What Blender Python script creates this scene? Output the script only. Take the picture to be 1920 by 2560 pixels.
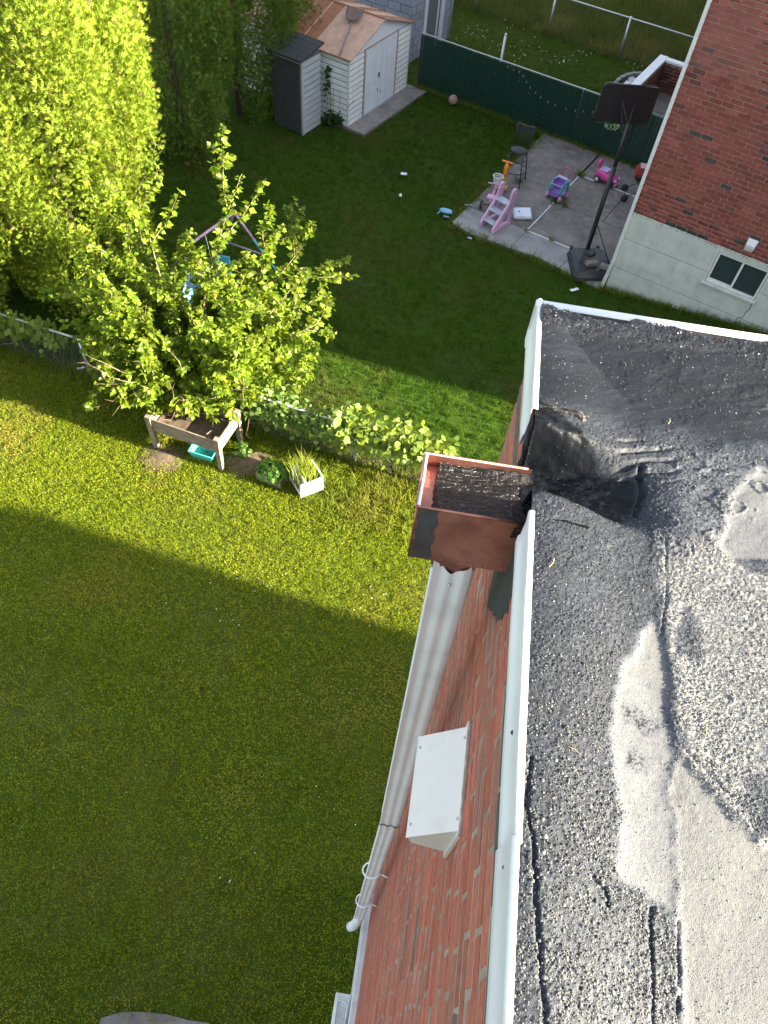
import bpy, bmesh, math, random
import numpy as np
from mathutils import Vector, Matrix

for o in list(bpy.data.objects):
    bpy.data.objects.remove(o, do_unlink=True)
scene = bpy.context.scene
COL = scene.collection
R = math.radians
random.seed(7)
rng = np.random.default_rng(11)

# ------------------------------------------------------------------ camera
CAM_H = 9.5
PITCH, ROLL, FPX = R(54.2), R(6.4), 1840.0
cam_d = bpy.data.cameras.new('camera')
cam_d.sensor_fit = 'HORIZONTAL'
cam_d.sensor_width = 36.0
cam_d.lens = 36.0 * FPX / 1920.0
cam_d.clip_start = 0.05
cam_d.clip_end = 400.0
cam = bpy.data.objects.new('camera', cam_d)
COL.objects.link(cam)
_f = Vector((0, math.cos(PITCH), -math.sin(PITCH)))
_u0 = Vector((0, math.sin(PITCH), math.cos(PITCH)))
_r0 = Vector((1, 0, 0))
_r = _r0 * math.cos(ROLL) + _u0 * math.sin(ROLL)
_u = -_r0 * math.sin(ROLL) + _u0 * math.cos(ROLL)
cam.matrix_world = Matrix(((_r.x, _u.x, -_f.x, 0), (_r.y, _u.y, -_f.y, 0), (_r.z, _u.z, -_f.z, CAM_H), (0, 0, 0, 1)))
scene.camera = cam
CAMR = np.array([[_r.x, _r.y, _r.z], [-_u.x, -_u.y, -_u.z], [_f.x, _f.y, _f.z]])

# ------------------------------------------------------------------ sky, sun, exposure
SUN_EL, SUN_AZ = R(17.6), R(102.8)          # azimuth clockwise from +Y
world = bpy.data.worlds.new('World')
scene.world = world
world.use_nodes = True
wn = world.node_tree.nodes
sky = wn.new('ShaderNodeTexSky')
sky.sky_type = 'NISHITA'
sky.sun_disc = False
sky.sun_elevation = SUN_EL
sky.sun_rotation = SUN_AZ
sky.air_density = 1.0
sky.dust_density = 2.0
sky.ozone_density = 1.0
wn['Background'].inputs['Strength'].default_value = 0.082
hs = wn.new('ShaderNodeHueSaturation')
hs.inputs['Saturation'].default_value = 0.55
world.node_tree.links.new(sky.outputs[0], hs.inputs['Color'])
world.node_tree.links.new(hs.outputs[0], wn['Background'].inputs['Color'])
sun_d = bpy.data.lights.new('sun', 'SUN')
sun_d.energy = 5.0
sun_d.angle = R(0.55)
sun_d.color = (1.0, 0.91, 0.71)
sun = bpy.data.objects.new('sun', sun_d)
COL.objects.link(sun)
_L = Vector((-math.sin(SUN_AZ) * math.cos(SUN_EL), -math.cos(SUN_AZ) * math.cos(SUN_EL), -math.sin(SUN_EL)))
sun.rotation_euler = _L.to_track_quat('-Z', 'Y').to_euler()
sun.location = (30, -8, 25)
vs = scene.view_settings
vs.view_transform = 'Standard'
vs.look = 'None'
vs.gamma = 1.0
vs.exposure = 3.2
vs.use_curve_mapping = False

# ------------------------------------------------------------------ site frames
RN, RH, RF = R(-27.8), R(-3.5), R(-14.84)   # neighbour's grid, our house, fence line
NO = np.array([4.094, 13.268])              # neighbour's house corner
E1 = np.array([math.cos(RN), math.sin(RN)])
E2 = np.array([-math.sin(RN), math.cos(RN)])
VV = np.array([math.cos(RH), math.sin(RH)])
UU = np.array([-math.sin(RH), math.cos(RH)])
FP = np.array([-0.58, 7.81])                # a post of the garden fence
FD = np.array([math.cos(RF), math.sin(RF)])
FN = np.array([-FD[1], FD[0]])


def ground_z(x, y):
    """lawn is level; it rises beside the neighbour's house towards the street"""
    e1 = (x - NO[0]) * E1[0] + (y - NO[1]) * E1[1]
    e2 = (x - NO[0]) * E2[0] + (y - NO[1]) * E2[1]
    t = np.clip((e2 + 6.0) / 3.5, 0, 1)
    return np.clip(e1, 0, 7) * 0.155 * t * t * (3 - 2 * t)


def NB(a, b, z=0.0):
    p = NO + a * E1 + b * E2
    return Vector((p[0], p[1], z))


def in_view(p, margin=0.08):
    """True where points lie within the pictured yard plus a margin around it"""
    q = (p - np.array([0, 0, CAM_H])) @ CAMR.T
    d = np.maximum(q[:, 2], 1e-6)
    x = q[:, 0] / d * FPX
    y = q[:, 1] / d * FPX
    return (q[:, 2] > 0.1) & (np.abs(x) < 960 * (1 + 2 * margin)) & (np.abs(y) < 1280 * (1 + 2 * margin))


# ------------------------------------------------------------------ noise helpers (numpy)
def vnoise(x, y, seed=0):
    g = np.random.default_rng(seed).random((256, 256))
    xi = np.floor(x).astype(int)
    yi = np.floor(y).astype(int)
    fx = x - xi
    fy = y - yi
    fx = fx * fx * (3 - 2 * fx)
    fy = fy * fy * (3 - 2 * fy)
    a = g[xi & 255, yi & 255]
    b = g[(xi + 1) & 255, yi & 255]
    c = g[xi & 255, (yi + 1) & 255]
    d = g[(xi + 1) & 255, (yi + 1) & 255]
    return (a * (1 - fx) + b * fx) * (1 - fy) + (c * (1 - fx) + d * fx) * fy


def fbm(x, y, seed=0, octv=4):
    s = 0
    t = 0
    for i in range(octv):
        w = 0.5 ** i
        s = s + w * vnoise(x * 2 ** i + 17.3 * i, y * 2 ** i + 5.1 * i, seed + i)
        t += w
    return s / t


def smooth(a, b, x):
    t = np.clip((x - a) / (b - a), 0, 1)
    return t * t * (3 - 2 * t)


def inpoly(x, y, poly):
    ins = np.zeros(x.shape, bool)
    n = len(poly)
    for i in range(n):
        x1, y1 = poly[i]
        x2, y2 = poly[(i + 1) % n]
        if y1 == y2:
            continue
        c = ((y1 > y) != (y2 > y)) & (x < (x2 - x1) * (y - y1) / (y2 - y1) + x1)
        ins ^= c
    return ins


# ------------------------------------------------------------------ materials
def _nodes(name):
    m = bpy.data.materials.new(name)
    m.use_nodes = True
    nt = m.node_tree
    return m, nt, nt.nodes['Principled BSDF']


def _noise(nt, scale, detail=4.0, rough=0.55, vec=None, dist=0.0):
    n = nt.nodes.new('ShaderNodeTexNoise')
    n.inputs['Scale'].default_value = scale
    n.inputs['Detail'].default_value = detail
    n.inputs['Roughness'].default_value = rough
    n.inputs['Distortion'].default_value = dist
    if vec is None:
        tc = nt.nodes.new('ShaderNodeTexCoord')
        vec = tc.outputs['Object']
    nt.links.new(vec, n.inputs['Vector'])
    return n


def _ramp(nt, src, stops):
    r = nt.nodes.new('ShaderNodeValToRGB')
    el = r.color_ramp.elements
    el[0].position, el[0].color = stops[0][0], (*stops[0][1], 1)
    el[1].position, el[1].color = stops[-1][0], (*stops[-1][1], 1)
    for p, c in stops[1:-1]:
        e = el.new(p)
        e.color = (*c, 1)
    nt.links.new(src, r.inputs[0])
    return r


def _bump(nt, bsdf, src, strength, dist=0.01):
    b = nt.nodes.new('ShaderNodeBump')
    b.inputs['Strength'].default_value = strength
    b.inputs['Distance'].default_value = dist
    nt.links.new(src, b.inputs['Height'])
    nt.links.new(b.outputs[0], bsdf.inputs['Normal'])
    return b


def pmat(name, col, rough=0.6, var=0.18, scale=6.0, bump=0.15, bscale=60.0, metal=0.0, spec=0.5, dirt=None, dscale=3.0, damt=0.5, coat=0.0):
    m, nt, b = _nodes(name)
    n = _noise(nt, scale)
    lo = tuple(c * (1 - var) for c in col)
    hi = tuple(min(1, c * (1 + var)) for c in col)
    r = _ramp(nt, n.outputs[0], [(0.3, lo), (0.7, hi)])
    out = r.outputs[0]
    if dirt:
        d = _noise(nt, dscale, 8.0, 0.65)
        k = _ramp(nt, d.outputs[0], [(0.5, (0, 0, 0)), (0.72, (damt,) * 3)])
        mx = nt.nodes.new('ShaderNodeMix')
        mx.data_type = 'RGBA'
        nt.links.new(k.outputs[0], mx.inputs[0])
        nt.links.new(out, mx.inputs[6])
        mx.inputs[7].default_value = (*dirt, 1)
        out = mx.outputs[2]
    nt.links.new(out, b.inputs['Base Color'])
    b.inputs['Roughness'].default_value = rough
    b.inputs['Metallic'].default_value = metal
    b.inputs['Specular IOR Level'].default_value = spec
    b.inputs['Coat Weight'].default_value = coat
    if bump:
        n2 = _noise(nt, bscale, 5.0)
        _bump(nt, b, n2.outputs[0], bump, 0.004)
    return m


def attr_mat(name, rough=0.7, spec=0.3, transl=0.0, var=0.15, scale=30.0, bump=0.0, bscale=200.0, obj_color=False):
    """colour from a per-vertex attribute (or the object's own colour), grain on top"""
    m, nt, b = _nodes(name)
    if obj_color:
        a = nt.nodes.new('ShaderNodeObjectInfo')
        src = a.outputs['Color']
    else:
        a = nt.nodes.new('ShaderNodeAttribute')
        a.attribute_name = 'Col'
        src = a.outputs['Color']
    if var:
        geo = nt.nodes.new('ShaderNodeNewGeometry')
        n = _noise(nt, scale, 5.0, 0.6, vec=geo.outputs['Position'])
        r = _ramp(nt, n.outputs[0], [(0.3, (1 - var,) * 3), (0.7, (1 + var,) * 3)])
        mx = nt.nodes.new('ShaderNodeMix')
        mx.data_type = 'RGBA'
        mx.blend_type = 'MULTIPLY'
        mx.inputs[0].default_value = 1.0
        nt.links.new(src, mx.inputs[6])
        nt.links.new(r.outputs[0], mx.inputs[7])
        src = mx.outputs[2]
        if bump:
            n2 = _noise(nt, bscale, 4.0, 0.6, vec=geo.outputs['Position'])
            _bump(nt, b, n2.outputs[0], bump, 0.004)
    nt.links.new(src, b.inputs['Base Color'])
    b.inputs['Roughness'].default_value = rough
    b.inputs['Specular IOR Level'].default_value = spec
    if transl:
        t = nt.nodes.new('ShaderNodeBsdfTranslucent')
        g = nt.nodes.new('ShaderNodeMix')
        g.data_type = 'RGBA'
        g.blend_type = 'MULTIPLY'
        g.inputs[0].default_value = 1.0
        nt.links.new(src, g.inputs[6])
        g.inputs[7].default_value = (1.5, 1.35, 0.6, 1)
        nt.links.new(g.outputs[2], t.inputs['Color'])
        ms = nt.nodes.new('ShaderNodeMixShader')
        ms.inputs[0].default_value = transl
        nt.links.new(b.outputs[0], ms.inputs[1])
        nt.links.new(t.outputs[0], ms.inputs[2])
        nt.links.new(ms.outputs[0], nt.nodes['Material Output'].inputs['Surface'])
    return m


# ------------------------------------------------------------------ mesh helpers
def tag(o, label=None, cat=None, group=None, kind=None):
    if label:
        o['label'] = label
    if cat:
        o['category'] = cat
    if group:
        o['group'] = group
    if kind:
        o['kind'] = kind
    return o


def root(name, label, cat, loc=(0, 0, 0), rz=0.0, group=None):
    o = bpy.data.objects.new(name, None)
    o.empty_display_size = 0.1
    COL.objects.link(o)
    o.location = loc
    o.rotation_euler = (0, 0, rz)
    return tag(o, label, cat, group)


class MB:
    def __init__(self):
        self.v = []
        self.f = []

    def add(self, vs, fs, M=None):
        k = len(self.v)
        for p in vs:
            p = Vector(p)
            self.v.append(tuple(M @ p) if M is not None else tuple(p))
        self.f += [tuple(i + k for i in f) for f in fs]
        return self

    def box(self, x0, x1, y0, y1, z0, z1, M=None, ch=0.0):
        if ch <= 0:
            return self.add([(x0, y0, z0), (x1, y0, z0), (x1, y1, z0), (x0, y1, z0), (x0, y0, z1), (x1, y0, z1), (x1, y1, z1), (x0, y1, z1)],
                            [(0, 3, 2, 1), (4, 5, 6, 7), (0, 1, 5, 4), (1, 2, 6, 5), (2, 3, 7, 6), (3, 0, 4, 7)], M)
        bm = bmesh.new()
        r = bmesh.ops.create_cube(bm, size=1.0)
        for w in bm.verts:
            w.co = Vector(((x0 + x1) / 2 + w.co.x * (x1 - x0), (y0 + y1) / 2 + w.co.y * (y1 - y0), (z0 + z1) / 2 + w.co.z * (z1 - z0)))
        bmesh.ops.bevel(bm, geom=bm.edges[:], offset=ch, segments=2, profile=0.5, affect='EDGES')
        bm.verts.index_update()
        self.add([w.co for w in bm.verts], [[w.index for w in f.verts] for f in bm.faces], M)
        bm.free()
        return self

    def prism(self, poly, z0, z1, M=None):
        """poly in XY extruded from z0 to z1 (counter-clockwise)"""
        n = len(poly)
        vs = [(p[0], p[1], z0) for p in poly] + [(p[0], p[1], z1) for p in poly]
        fs = [tuple(range(n - 1, -1, -1)), tuple(range(n, 2 * n))] + [(i, (i + 1) % n, n + (i + 1) % n, n + i) for i in range(n)]
        return self.add(vs, fs, M)

    def tube(self, pts, r, n=8, cap=True, M=None, close=False):
        pts = [Vector(p) for p in pts]
        m = len(pts)
        rs = r if isinstance(r, (list, tuple)) else [r] * m
        vs, fs = [], []
        up = Vector((0.13, 0.27, 0.95))
        for i, p in enumerate(pts):
            if close:
                t = pts[(i + 1) % m] - pts[i - 1]
            else:
                t = pts[min(i + 1, m - 1)] - pts[max(i - 1, 0)]
            t.normalize()
            a = t.cross(up)
            if a.length < 0.05:
                a = t.cross(Vector((1, 0, 0)))
            a.normalize()
            b = t.cross(a)
            for k in range(n):
                th = 2 * math.pi * k / n
                vs.append(p + rs[i] * (math.cos(th) * a + math.sin(th) * b))
        for i in range(m if close else m - 1):
            j = (i + 1) % m
            for k in range(n):
                fs.append((i * n + k, i * n + (k + 1) % n, j * n + (k + 1) % n, j * n + k))
        if cap and not close:
            fs.append(tuple(range(n)))
            fs.append(tuple((m - 1) * n + k for k in range(n - 1, -1, -1)))
        return self.add(vs, fs, M)

    def lathe(self, prof, n=16, M=None):
        """profile [(r, z)] turned about Z"""
        vs, fs = [], []
        for r, z in prof:
            for k in range(n):
                th = 2 * math.pi * k / n
                vs.append((r * math.cos(th), r * math.sin(th), z))
        for i in range(len(prof) - 1):
            for k in range(n):
                fs.append((i * n + k, i * n + (k + 1) % n, (i + 1) * n + (k + 1) % n, (i + 1) * n + k))
        fs.append(tuple(range(n - 1, -1, -1)))
        fs.append(tuple((len(prof) - 1) * n + k for k in range(n)))
        return self.add(vs, fs, M)

    def sphere(self, c, r, nu=14, nv=9, M=None, sq=(1, 1, 1)):
        vs, fs = [], []
        for j in range(nv + 1):
            ph = math.pi * j / nv
            for k in range(nu):
                th = 2 * math.pi * k / nu
                vs.append((c[0] + r * sq[0] * math.sin(ph) * math.cos(th), c[1] + r * sq[1] * math.sin(ph) * math.sin(th), c[2] + r * sq[2] * math.cos(ph)))
        for j in range(nv):
            for k in range(nu):
                fs.append((j * nu + k, (j + 1) * nu + k, (j + 1) * nu + (k + 1) % nu, j * nu + (k + 1) % nu))
        return self.add(vs, fs, M)

    def build(self, name, mat, parent=None, smooth_=False, kind=None, label=None, auto=None):
        me = bpy.data.meshes.new(name)
        me.from_pydata(self.v, [], self.f)
        me.validate()
        bm = bmesh.new()
        bm.from_mesh(me)
        bmesh.ops.recalc_face_normals(bm, faces=bm.faces[:])
        bm.to_mesh(me)
        bm.free()
        if smooth_:
            me.polygons.foreach_set('use_smooth', [True] * len(me.polygons))
            if auto:
                try:
                    me.set_sharp_from_angle(angle=R(auto))
                except Exception:
                    pass
        me.materials.append(mat)
        o = bpy.data.objects.new(name, me)
        COL.objects.link(o)
        if parent:
            o.parent = parent
        if kind:
            o['kind'] = kind
        if label:
            o['label'] = label
        return o


def T(x=0, y=0, z=0, rz=0, rx=0, ry=0):
    return Matrix.Translation((x, y, z)) @ Matrix.Rotation(rz, 4, 'Z') @ Matrix.Rotation(ry, 4, 'Y') @ Matrix.Rotation(rx, 4, 'X')


def np_mesh(name, V, F, mat, parent=None, cols=None, kind=None, smooth_=False, extra=None):
    """V (n,3) float, F (m,k) int; fast build"""
    me = bpy.data.meshes.new(name)
    n, (m, k) = len(V), F.shape
    me.vertices.add(n)
    me.vertices.foreach_set('co', np.ascontiguousarray(V, np.float32).ravel())
    me.loops.add(m * k)
    me.loops.foreach_set('vertex_index', np.ascontiguousarray(F, np.int32).ravel())
    me.polygons.add(m)
    me.polygons.foreach_set('loop_start', np.arange(0, m * k, k, dtype=np.int32))
    me.polygons.foreach_set('loop_total', np.full(m, k, np.int32))
    if smooth_:
        me.polygons.foreach_set('use_smooth', np.ones(m, bool))
    me.update(calc_edges=True)
    if cols is not None:
        a = me.color_attributes.new('Col', 'FLOAT_COLOR', 'POINT')
        c4 = np.ones((n, 4), np.float32)
        c4[:, :3] = cols
        a.data.foreach_set('color', c4.ravel())
    if extra is not None:
        for nm, arr in extra.items():
            a = me.attributes.new(nm, 'FLOAT', 'POINT')
            a.data.foreach_set('value', np.ascontiguousarray(arr, np.float32))
    me.materials.append(mat)
    o = bpy.data.objects.new(name, me)
    COL.objects.link(o)
    if parent:
        o.parent = parent
    if kind:
        o['kind'] = kind
    return o


class Scat:
    """accumulates many small transformed copies of template shapes into one mesh"""

    def __init__(self):
        self.V, self.F, self.C = [], [], []
        self.n = 0

    def put(self, tv, tf, pos, mats, cols):
        tv = np.asarray(tv, float)
        tf = np.asarray(tf, int)
        N, k = len(pos), len(tv)
        if N == 0:
            return
        P = np.einsum('nij,kj->nki', mats, tv) + pos[:, None, :]
        self.V.append(P.reshape(-1, 3))
        f = tf[None] + (np.arange(N) * k)[:, None, None] + self.n
        self.F.append(f.reshape(-1, tf.shape[1]))
        self.C.append(np.repeat(cols, k, axis=0))
        self.n += N * k

    def build(self, name, mat, parent=None, kind=None):
        return np_mesh(name, np.concatenate(self.V), np.concatenate(self.F), mat, parent, np.concatenate(self.C), kind)


def rotz_mats(a, s):
    c, d = np.cos(a), np.sin(a)
    M = np.zeros((len(a), 3, 3))
    M[:, 0, 0] = c * s
    M[:, 0, 1] = -d * s
    M[:, 1, 0] = d * s
    M[:, 1, 1] = c * s
    M[:, 2, 2] = s
    return M


def frame_mats(nrm, tan, s):
    """columns: tangent, bitangent, normal, scaled"""
    nrm = nrm / np.maximum(np.linalg.norm(nrm, axis=1, keepdims=True), 1e-9)
    tan = tan - (tan * nrm).sum(1, keepdims=True) * nrm
    tan = tan / np.maximum(np.linalg.norm(tan, axis=1, keepdims=True), 1e-9)
    bit = np.cross(nrm, tan)
    M = np.stack([tan, bit, nrm], axis=2)
    return M * np.asarray(s).reshape(-1, 1, 1)


LEAF_V = [(0, 0, 0), (0.10, 0.34, 0.06), (0.45, 0.44, 0.09), (1.0, 0, -0.10), (0.45, -0.44, 0.09), (0.10, -0.34, 0.06), (0.38, 0, -0.02)]
LEAF_F = [(0, 6, 1), (1, 6, 2), (2, 6, 3), (3, 6, 4), (4, 6, 5), (5, 6, 0)]


# ------------------------------------------------------------------ shared materials
M = {}
M['brick_attr'] = attr_mat('brick_rest', 0.85, 0.25, var=0.22, scale=45, bump=0.5, bscale=160)
M['brick_obj'] = attr_mat('brick', 0.85, 0.25, var=0.22, scale=45, bump=0.5, bscale=160, obj_color=True)
M['mortar'] = pmat('mortar', (0.225, 0.155, 0.125), 0.95, 0.25, 30, 0.5, 200, dirt=(0.40, 0.36, 0.32), dscale=2.6, damt=0.6)
M['mortar_n'] = pmat('mortar_neighbour', (0.34, 0.265, 0.24), 0.95, 0.25, 30, 0.4, 200)
M['white'] = pmat('white_paint', (0.58, 0.59, 0.60), 0.4, 0.05, 5, 0.05, 80, dirt=(0.45, 0.44, 0.43), dscale=6, damt=0.35)
M['white_old'] = pmat('old_white_paint', (0.52, 0.53, 0.52), 0.6, 0.10, 7, 0.25, 60, dirt=(0.35, 0.33, 0.30), dscale=5, damt=0.6)
M['vinyl'] = pmat('white_vinyl_pipe', (0.66, 0.66, 0.69), 0.45, 0.05, 4, 0.03, 90, dirt=(0.42, 0.41, 0.42), dscale=6, damt=0.5)
M['foundation'] = pmat('painted_foundation', (0.47, 0.49, 0.46), 0.9, 0.12, 3, 0.5, 90, dirt=(0.25, 0.25, 0.23), dscale=4, damt=0.5)
M['concrete'] = pmat('concrete', (0.155, 0.138, 0.126), 0.9, 0.38, 1.6, 0.6, 70, dirt=(0.27, 0.255, 0.24), dscale=7.0, damt=0.75)
M['concrete_pale'] = pmat('pale_concrete', (0.24, 0.235, 0.23), 0.9, 0.2, 2.5, 0.4, 70, dirt=(0.13, 0.13, 0.125), dscale=3, damt=0.6)
M['block'] = attr_mat('concrete_block', 0.9, 0.2, var=0.15, scale=25, bump=0.5, bscale=120, obj_color=True)
M['block_mortar'] = pmat('block_mortar', (0.10, 0.105, 0.12), 0.95, 0.15, 20)
M['metal_grey'] = pmat('galvanised_steel', (0.48, 0.50, 0.52), 0.45, 0.12, 20, 0.05, 100, metal=0.75)
M['dark_metal'] = pmat('dark_steel', (0.035, 0.034, 0.036), 0.5, 0.2, 20, 0.05, 100, metal=0.3)
M['black_plastic'] = pmat('black_plastic', (0.022, 0.022, 0.026), 0.55, 0.25, 8, 0.1, 60)
M['rust'] = pmat('rusty_steel', (0.20, 0.085, 0.045), 0.85, 0.35, 9, 0.3, 80)
M['wood_old'] = pmat('weathered_wood', (0.185, 0.145, 0.10), 0.85, 0.3, 14, 0.4, 60, dirt=(0.09, 0.075, 0.055), dscale=8, damt=0.6)
M['soil'] = pmat('soil', (0.085, 0.058, 0.038), 0.95, 0.4, 12, 0.8, 40)
M['glass'] = pmat('window_glass', (0.03, 0.045, 0.05), 0.06, 0.1, 2, 0, spec=0.8)
M['bark'] = pmat('bark', (0.20, 0.145, 0.085), 0.9, 0.3, 30, 0.5, 80)
M['dark_bark'] = pmat('evergreen_bark', (0.060, 0.044, 0.030), 0.9, 0.3, 30, 0.5, 80)
M['grass'] = attr_mat('grass_blades', 0.8, 0.04, transl=0.42, var=0.0)
M['leaf'] = attr_mat('leaves', 0.5, 0.3, transl=0.45, var=0.0)
M['conifer'] = attr_mat('conifer_sprays', 0.7, 0.2, transl=0.25, var=0.0)
M['flower'] = pmat('clover_flower', (0.75, 0.74, 0.66), 0.8, 0.1, 20, 0)


def plastic(name, c, rough=0.42):
    return pmat(name, c, rough, 0.10, 6, 0.03, 50, spec=0.5)


# ground: dark green turf with worn brown patches
def ground_mat():
    m, nt, b = _nodes('turf')
    geo = nt.nodes.new('ShaderNodeNewGeometry')
    n1 = _noise(nt, 0.55, 5, 0.6, vec=geo.outputs['Position'])
    n2 = _noise(nt, 9.0, 6, 0.7, vec=geo.outputs['Position'])
    n3 = _noise(nt, 45.0, 4, 0.7, vec=geo.outputs['Position'])
    r1 = _ramp(nt, n3.outputs[0], [(0.3, (0.046, 0.072, 0.007)), (0.7, (0.078, 0.108, 0.011))])
    r2 = _ramp(nt, n1.outputs[0], [(0.52, (0, 0, 0)), (0.75, (0.55,) * 3)])
    mx = nt.nodes.new('ShaderNodeMix')
    mx.data_type = 'RGBA'
    nt.links.new(r2.outputs[0], mx.inputs[0])
    nt.links.new(r1.outputs[0], mx.inputs[6])
    mx.inputs[7].default_value = (0.110, 0.088, 0.040, 1)
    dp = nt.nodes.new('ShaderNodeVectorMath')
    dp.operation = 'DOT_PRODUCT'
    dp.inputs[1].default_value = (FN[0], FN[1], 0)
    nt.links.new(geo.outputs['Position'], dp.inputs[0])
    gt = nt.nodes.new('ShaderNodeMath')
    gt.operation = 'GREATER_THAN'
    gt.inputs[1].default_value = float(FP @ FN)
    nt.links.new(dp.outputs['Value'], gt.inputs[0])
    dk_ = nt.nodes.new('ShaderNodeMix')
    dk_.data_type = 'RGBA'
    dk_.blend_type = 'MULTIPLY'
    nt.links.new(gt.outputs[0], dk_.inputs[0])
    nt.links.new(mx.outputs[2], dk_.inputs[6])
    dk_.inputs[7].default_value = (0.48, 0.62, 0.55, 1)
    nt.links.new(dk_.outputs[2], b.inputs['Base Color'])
    b.inputs['Roughness'].default_value = 0.95
    b.inputs['Specular IOR Level'].default_value = 0.1
    _bump(nt, b, n2.outputs[0], 0.6, 0.03)
    return m


M['turf'] = ground_mat()

# ------------------------------------------------------------------ ground sheet
xs = np.concatenate([np.linspace(-160, -14, 10), np.linspace(-12, 14, 105), np.linspace(16, 160, 10)])
ys = np.concatenate([np.linspace(-120, -4, 8), np.linspace(-3, 32, 141), np.linspace(34, 200, 10)])
GX, GY = np.meshgrid(xs, ys, indexing='ij')
GZ = ground_z(GX, GY) + (fbm(GX * 0.7, GY * 0.7, 3) - 0.5) * 0.05 * (np.abs(GX) < 13)
nx, ny = GX.shape
ii, jj = np.meshgrid(np.arange(nx - 1), np.arange(ny - 1), indexing='ij')
b0 = (ii * ny + jj).ravel()
GF = np.stack([b0, b0 + ny, b0 + ny + 1, b0 + 1], axis=1)
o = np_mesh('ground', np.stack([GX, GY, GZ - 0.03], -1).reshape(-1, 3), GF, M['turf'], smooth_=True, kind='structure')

# ------------------------------------------------------------------ grass and clover
def e1e2(x, y):
    dx, dy = x - NO[0], y - NO[1]
    return dx * E1[0] + dy * E1[1], dx * E2[0] + dy * E2[1]


def fence_side(x, y):
    return (x - FP[0]) * FN[0] + (y - FP[1]) * FN[1]      # > 0 is the neighbour's yard


def free_ground(x, y):
    """False where something solid covers the turf"""
    a, b = e1e2(x, y)
    v = x * VV[0] + y * VV[1]
    u = x * UU[0] + y * UU[1]
    k = ~((v > 0.18) & (u < 1.62))                                  # our house
    k &= ~((a > -0.02) & (b > -0.02))                              # neighbour's house
    k &= ~inpoly(a, b, PATIO)
    k &= ~((a < -7.3) & (a > -11.6) & (b > 1.75) & (b < 4.75))      # shed and its slab
    k &= ~((a < -8.48) & (a > -9.5) & (b > 0.85) & (b < 1.62))      # storage cabinet
    k &= ~((a < -8.5) & (b > 5.9) & (b < 8.2))                      # garage
    k &= ~((a > -2.85) & (b > 5.6) & (b < 9.7))                     # sunken yard
    k &= ~((x > -2.32) & (x < -0.92) & (y < 0.015 + 0.03 * np.sin(4 * x)))                    # slab at the foot
    return k


PATIO = [(-3.72, -0.02), (-3.80, 4.93), (0.0, 4.93), (0.0, 0.55), (-0.1, -0.12), (-0.95, -0.06), (-1.6, 0.03), (-2.6, -0.1), (-3.3, -0.14)]


def blades(seed, k, hgt, wid, spread, lean):
    r = np.random.default_rng(seed)
    v, f = [], []
    for i in range(k):
        a = r.uniform(0, 6.28)
        bx, by = r.normal(0, spread, 2)
        h = hgt * r.uniform(0.6, 1.25)
        w = wid * r.uniform(0.7, 1.3)
        l = lean * r.uniform(0.3, 1.4) * h
        d = r.uniform(0, 6.28)
        v += [(bx - w * math.cos(a), by - w * math.sin(a), -0.015), (bx + w * math.cos(a), by + w * math.sin(a), -0.015), (bx + l * math.cos(d), by + l * math.sin(d), h)]
        f.append((3 * i, 3 * i + 1, 3 * i + 2))
    return v, f


def clover(seed, k, sz, spread):
    r = np.random.default_rng(seed)
    v, f = [], []
    for i in range(k):
        c = np.array([*r.normal(0, spread, 2), r.uniform(0.014, 0.036)])
        n = np.array([*r.normal(0, 0.75, 2), 1.0])
        n /= np.linalg.norm(n)
        t = np.array([1.0, 0.3, 0])
        t -= n * (t @ n)
        t /= np.linalg.norm(t)
        b = np.cross(n, t)
        a = r.uniform(0, 6.28)
        s = sz * r.uniform(0.6, 1.3)
        for q in range(4):
            th = a + q * math.pi / 2
            v.append(tuple(c + s * (math.cos(th) * t + math.sin(th) * b)))
        f += [(4 * i, 4 * i + 1, 4 * i + 2), (4 * i, 4 * i + 2, 4 * i + 3)]
    return v, f


def scatter_pts(n, x0, x1, y0, y1, test):
    x = rng.uniform(x0, x1, n)
    y = rng.uniform(y0, y1, n)
    k = free_ground(x, y) & test(x, y)
    x, y = x[k], y[k]
    p = np.stack([x, y, ground_z(x, y)], 1)
    return p[in_view(p)]


def grass_cols(p, lo, hi, dry, seed, dryamt=1.0):
    t = fbm(p[:, 0] * 1.3, p[:, 1] * 1.3, seed)
    d = smooth(0.52, 0.75, fbm(p[:, 0] * 0.8 + 9, p[:, 1] * 0.8, seed + 20)) * dryamt
    r = rng.random(len(p))
    c = np.array(lo)[None] * (1 - t[:, None]) + np.array(hi)[None] * t[:, None]
    c = c * (1 - 0.7 * d[:, None]) + np.array(dry)[None] * 0.7 * d[:, None]
    c = c * (0.88 + 0.24 * r[:, None])
    return c


def lawn(name, n, box, test, tmpl, lo, hi, dry, seed, smin, smax, dryamt=1.0):
    sc = Scat()
    p = scatter_pts(n, *box, test)
    idx = rng.integers(0, len(tmpl), len(p))
    cols = grass_cols(p, lo, hi, dry, seed, dryamt)
    for i, (tv, tf) in enumerate(tmpl):
        q = p[idx == i]
        sc.put(tv, tf, q, rotz_mats(rng.uniform(0, 6.28, len(q)), rng.uniform(smin, smax, len(q))), cols[idx == i])
    return sc.build(name, M['grass'], kind='stuff')


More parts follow.
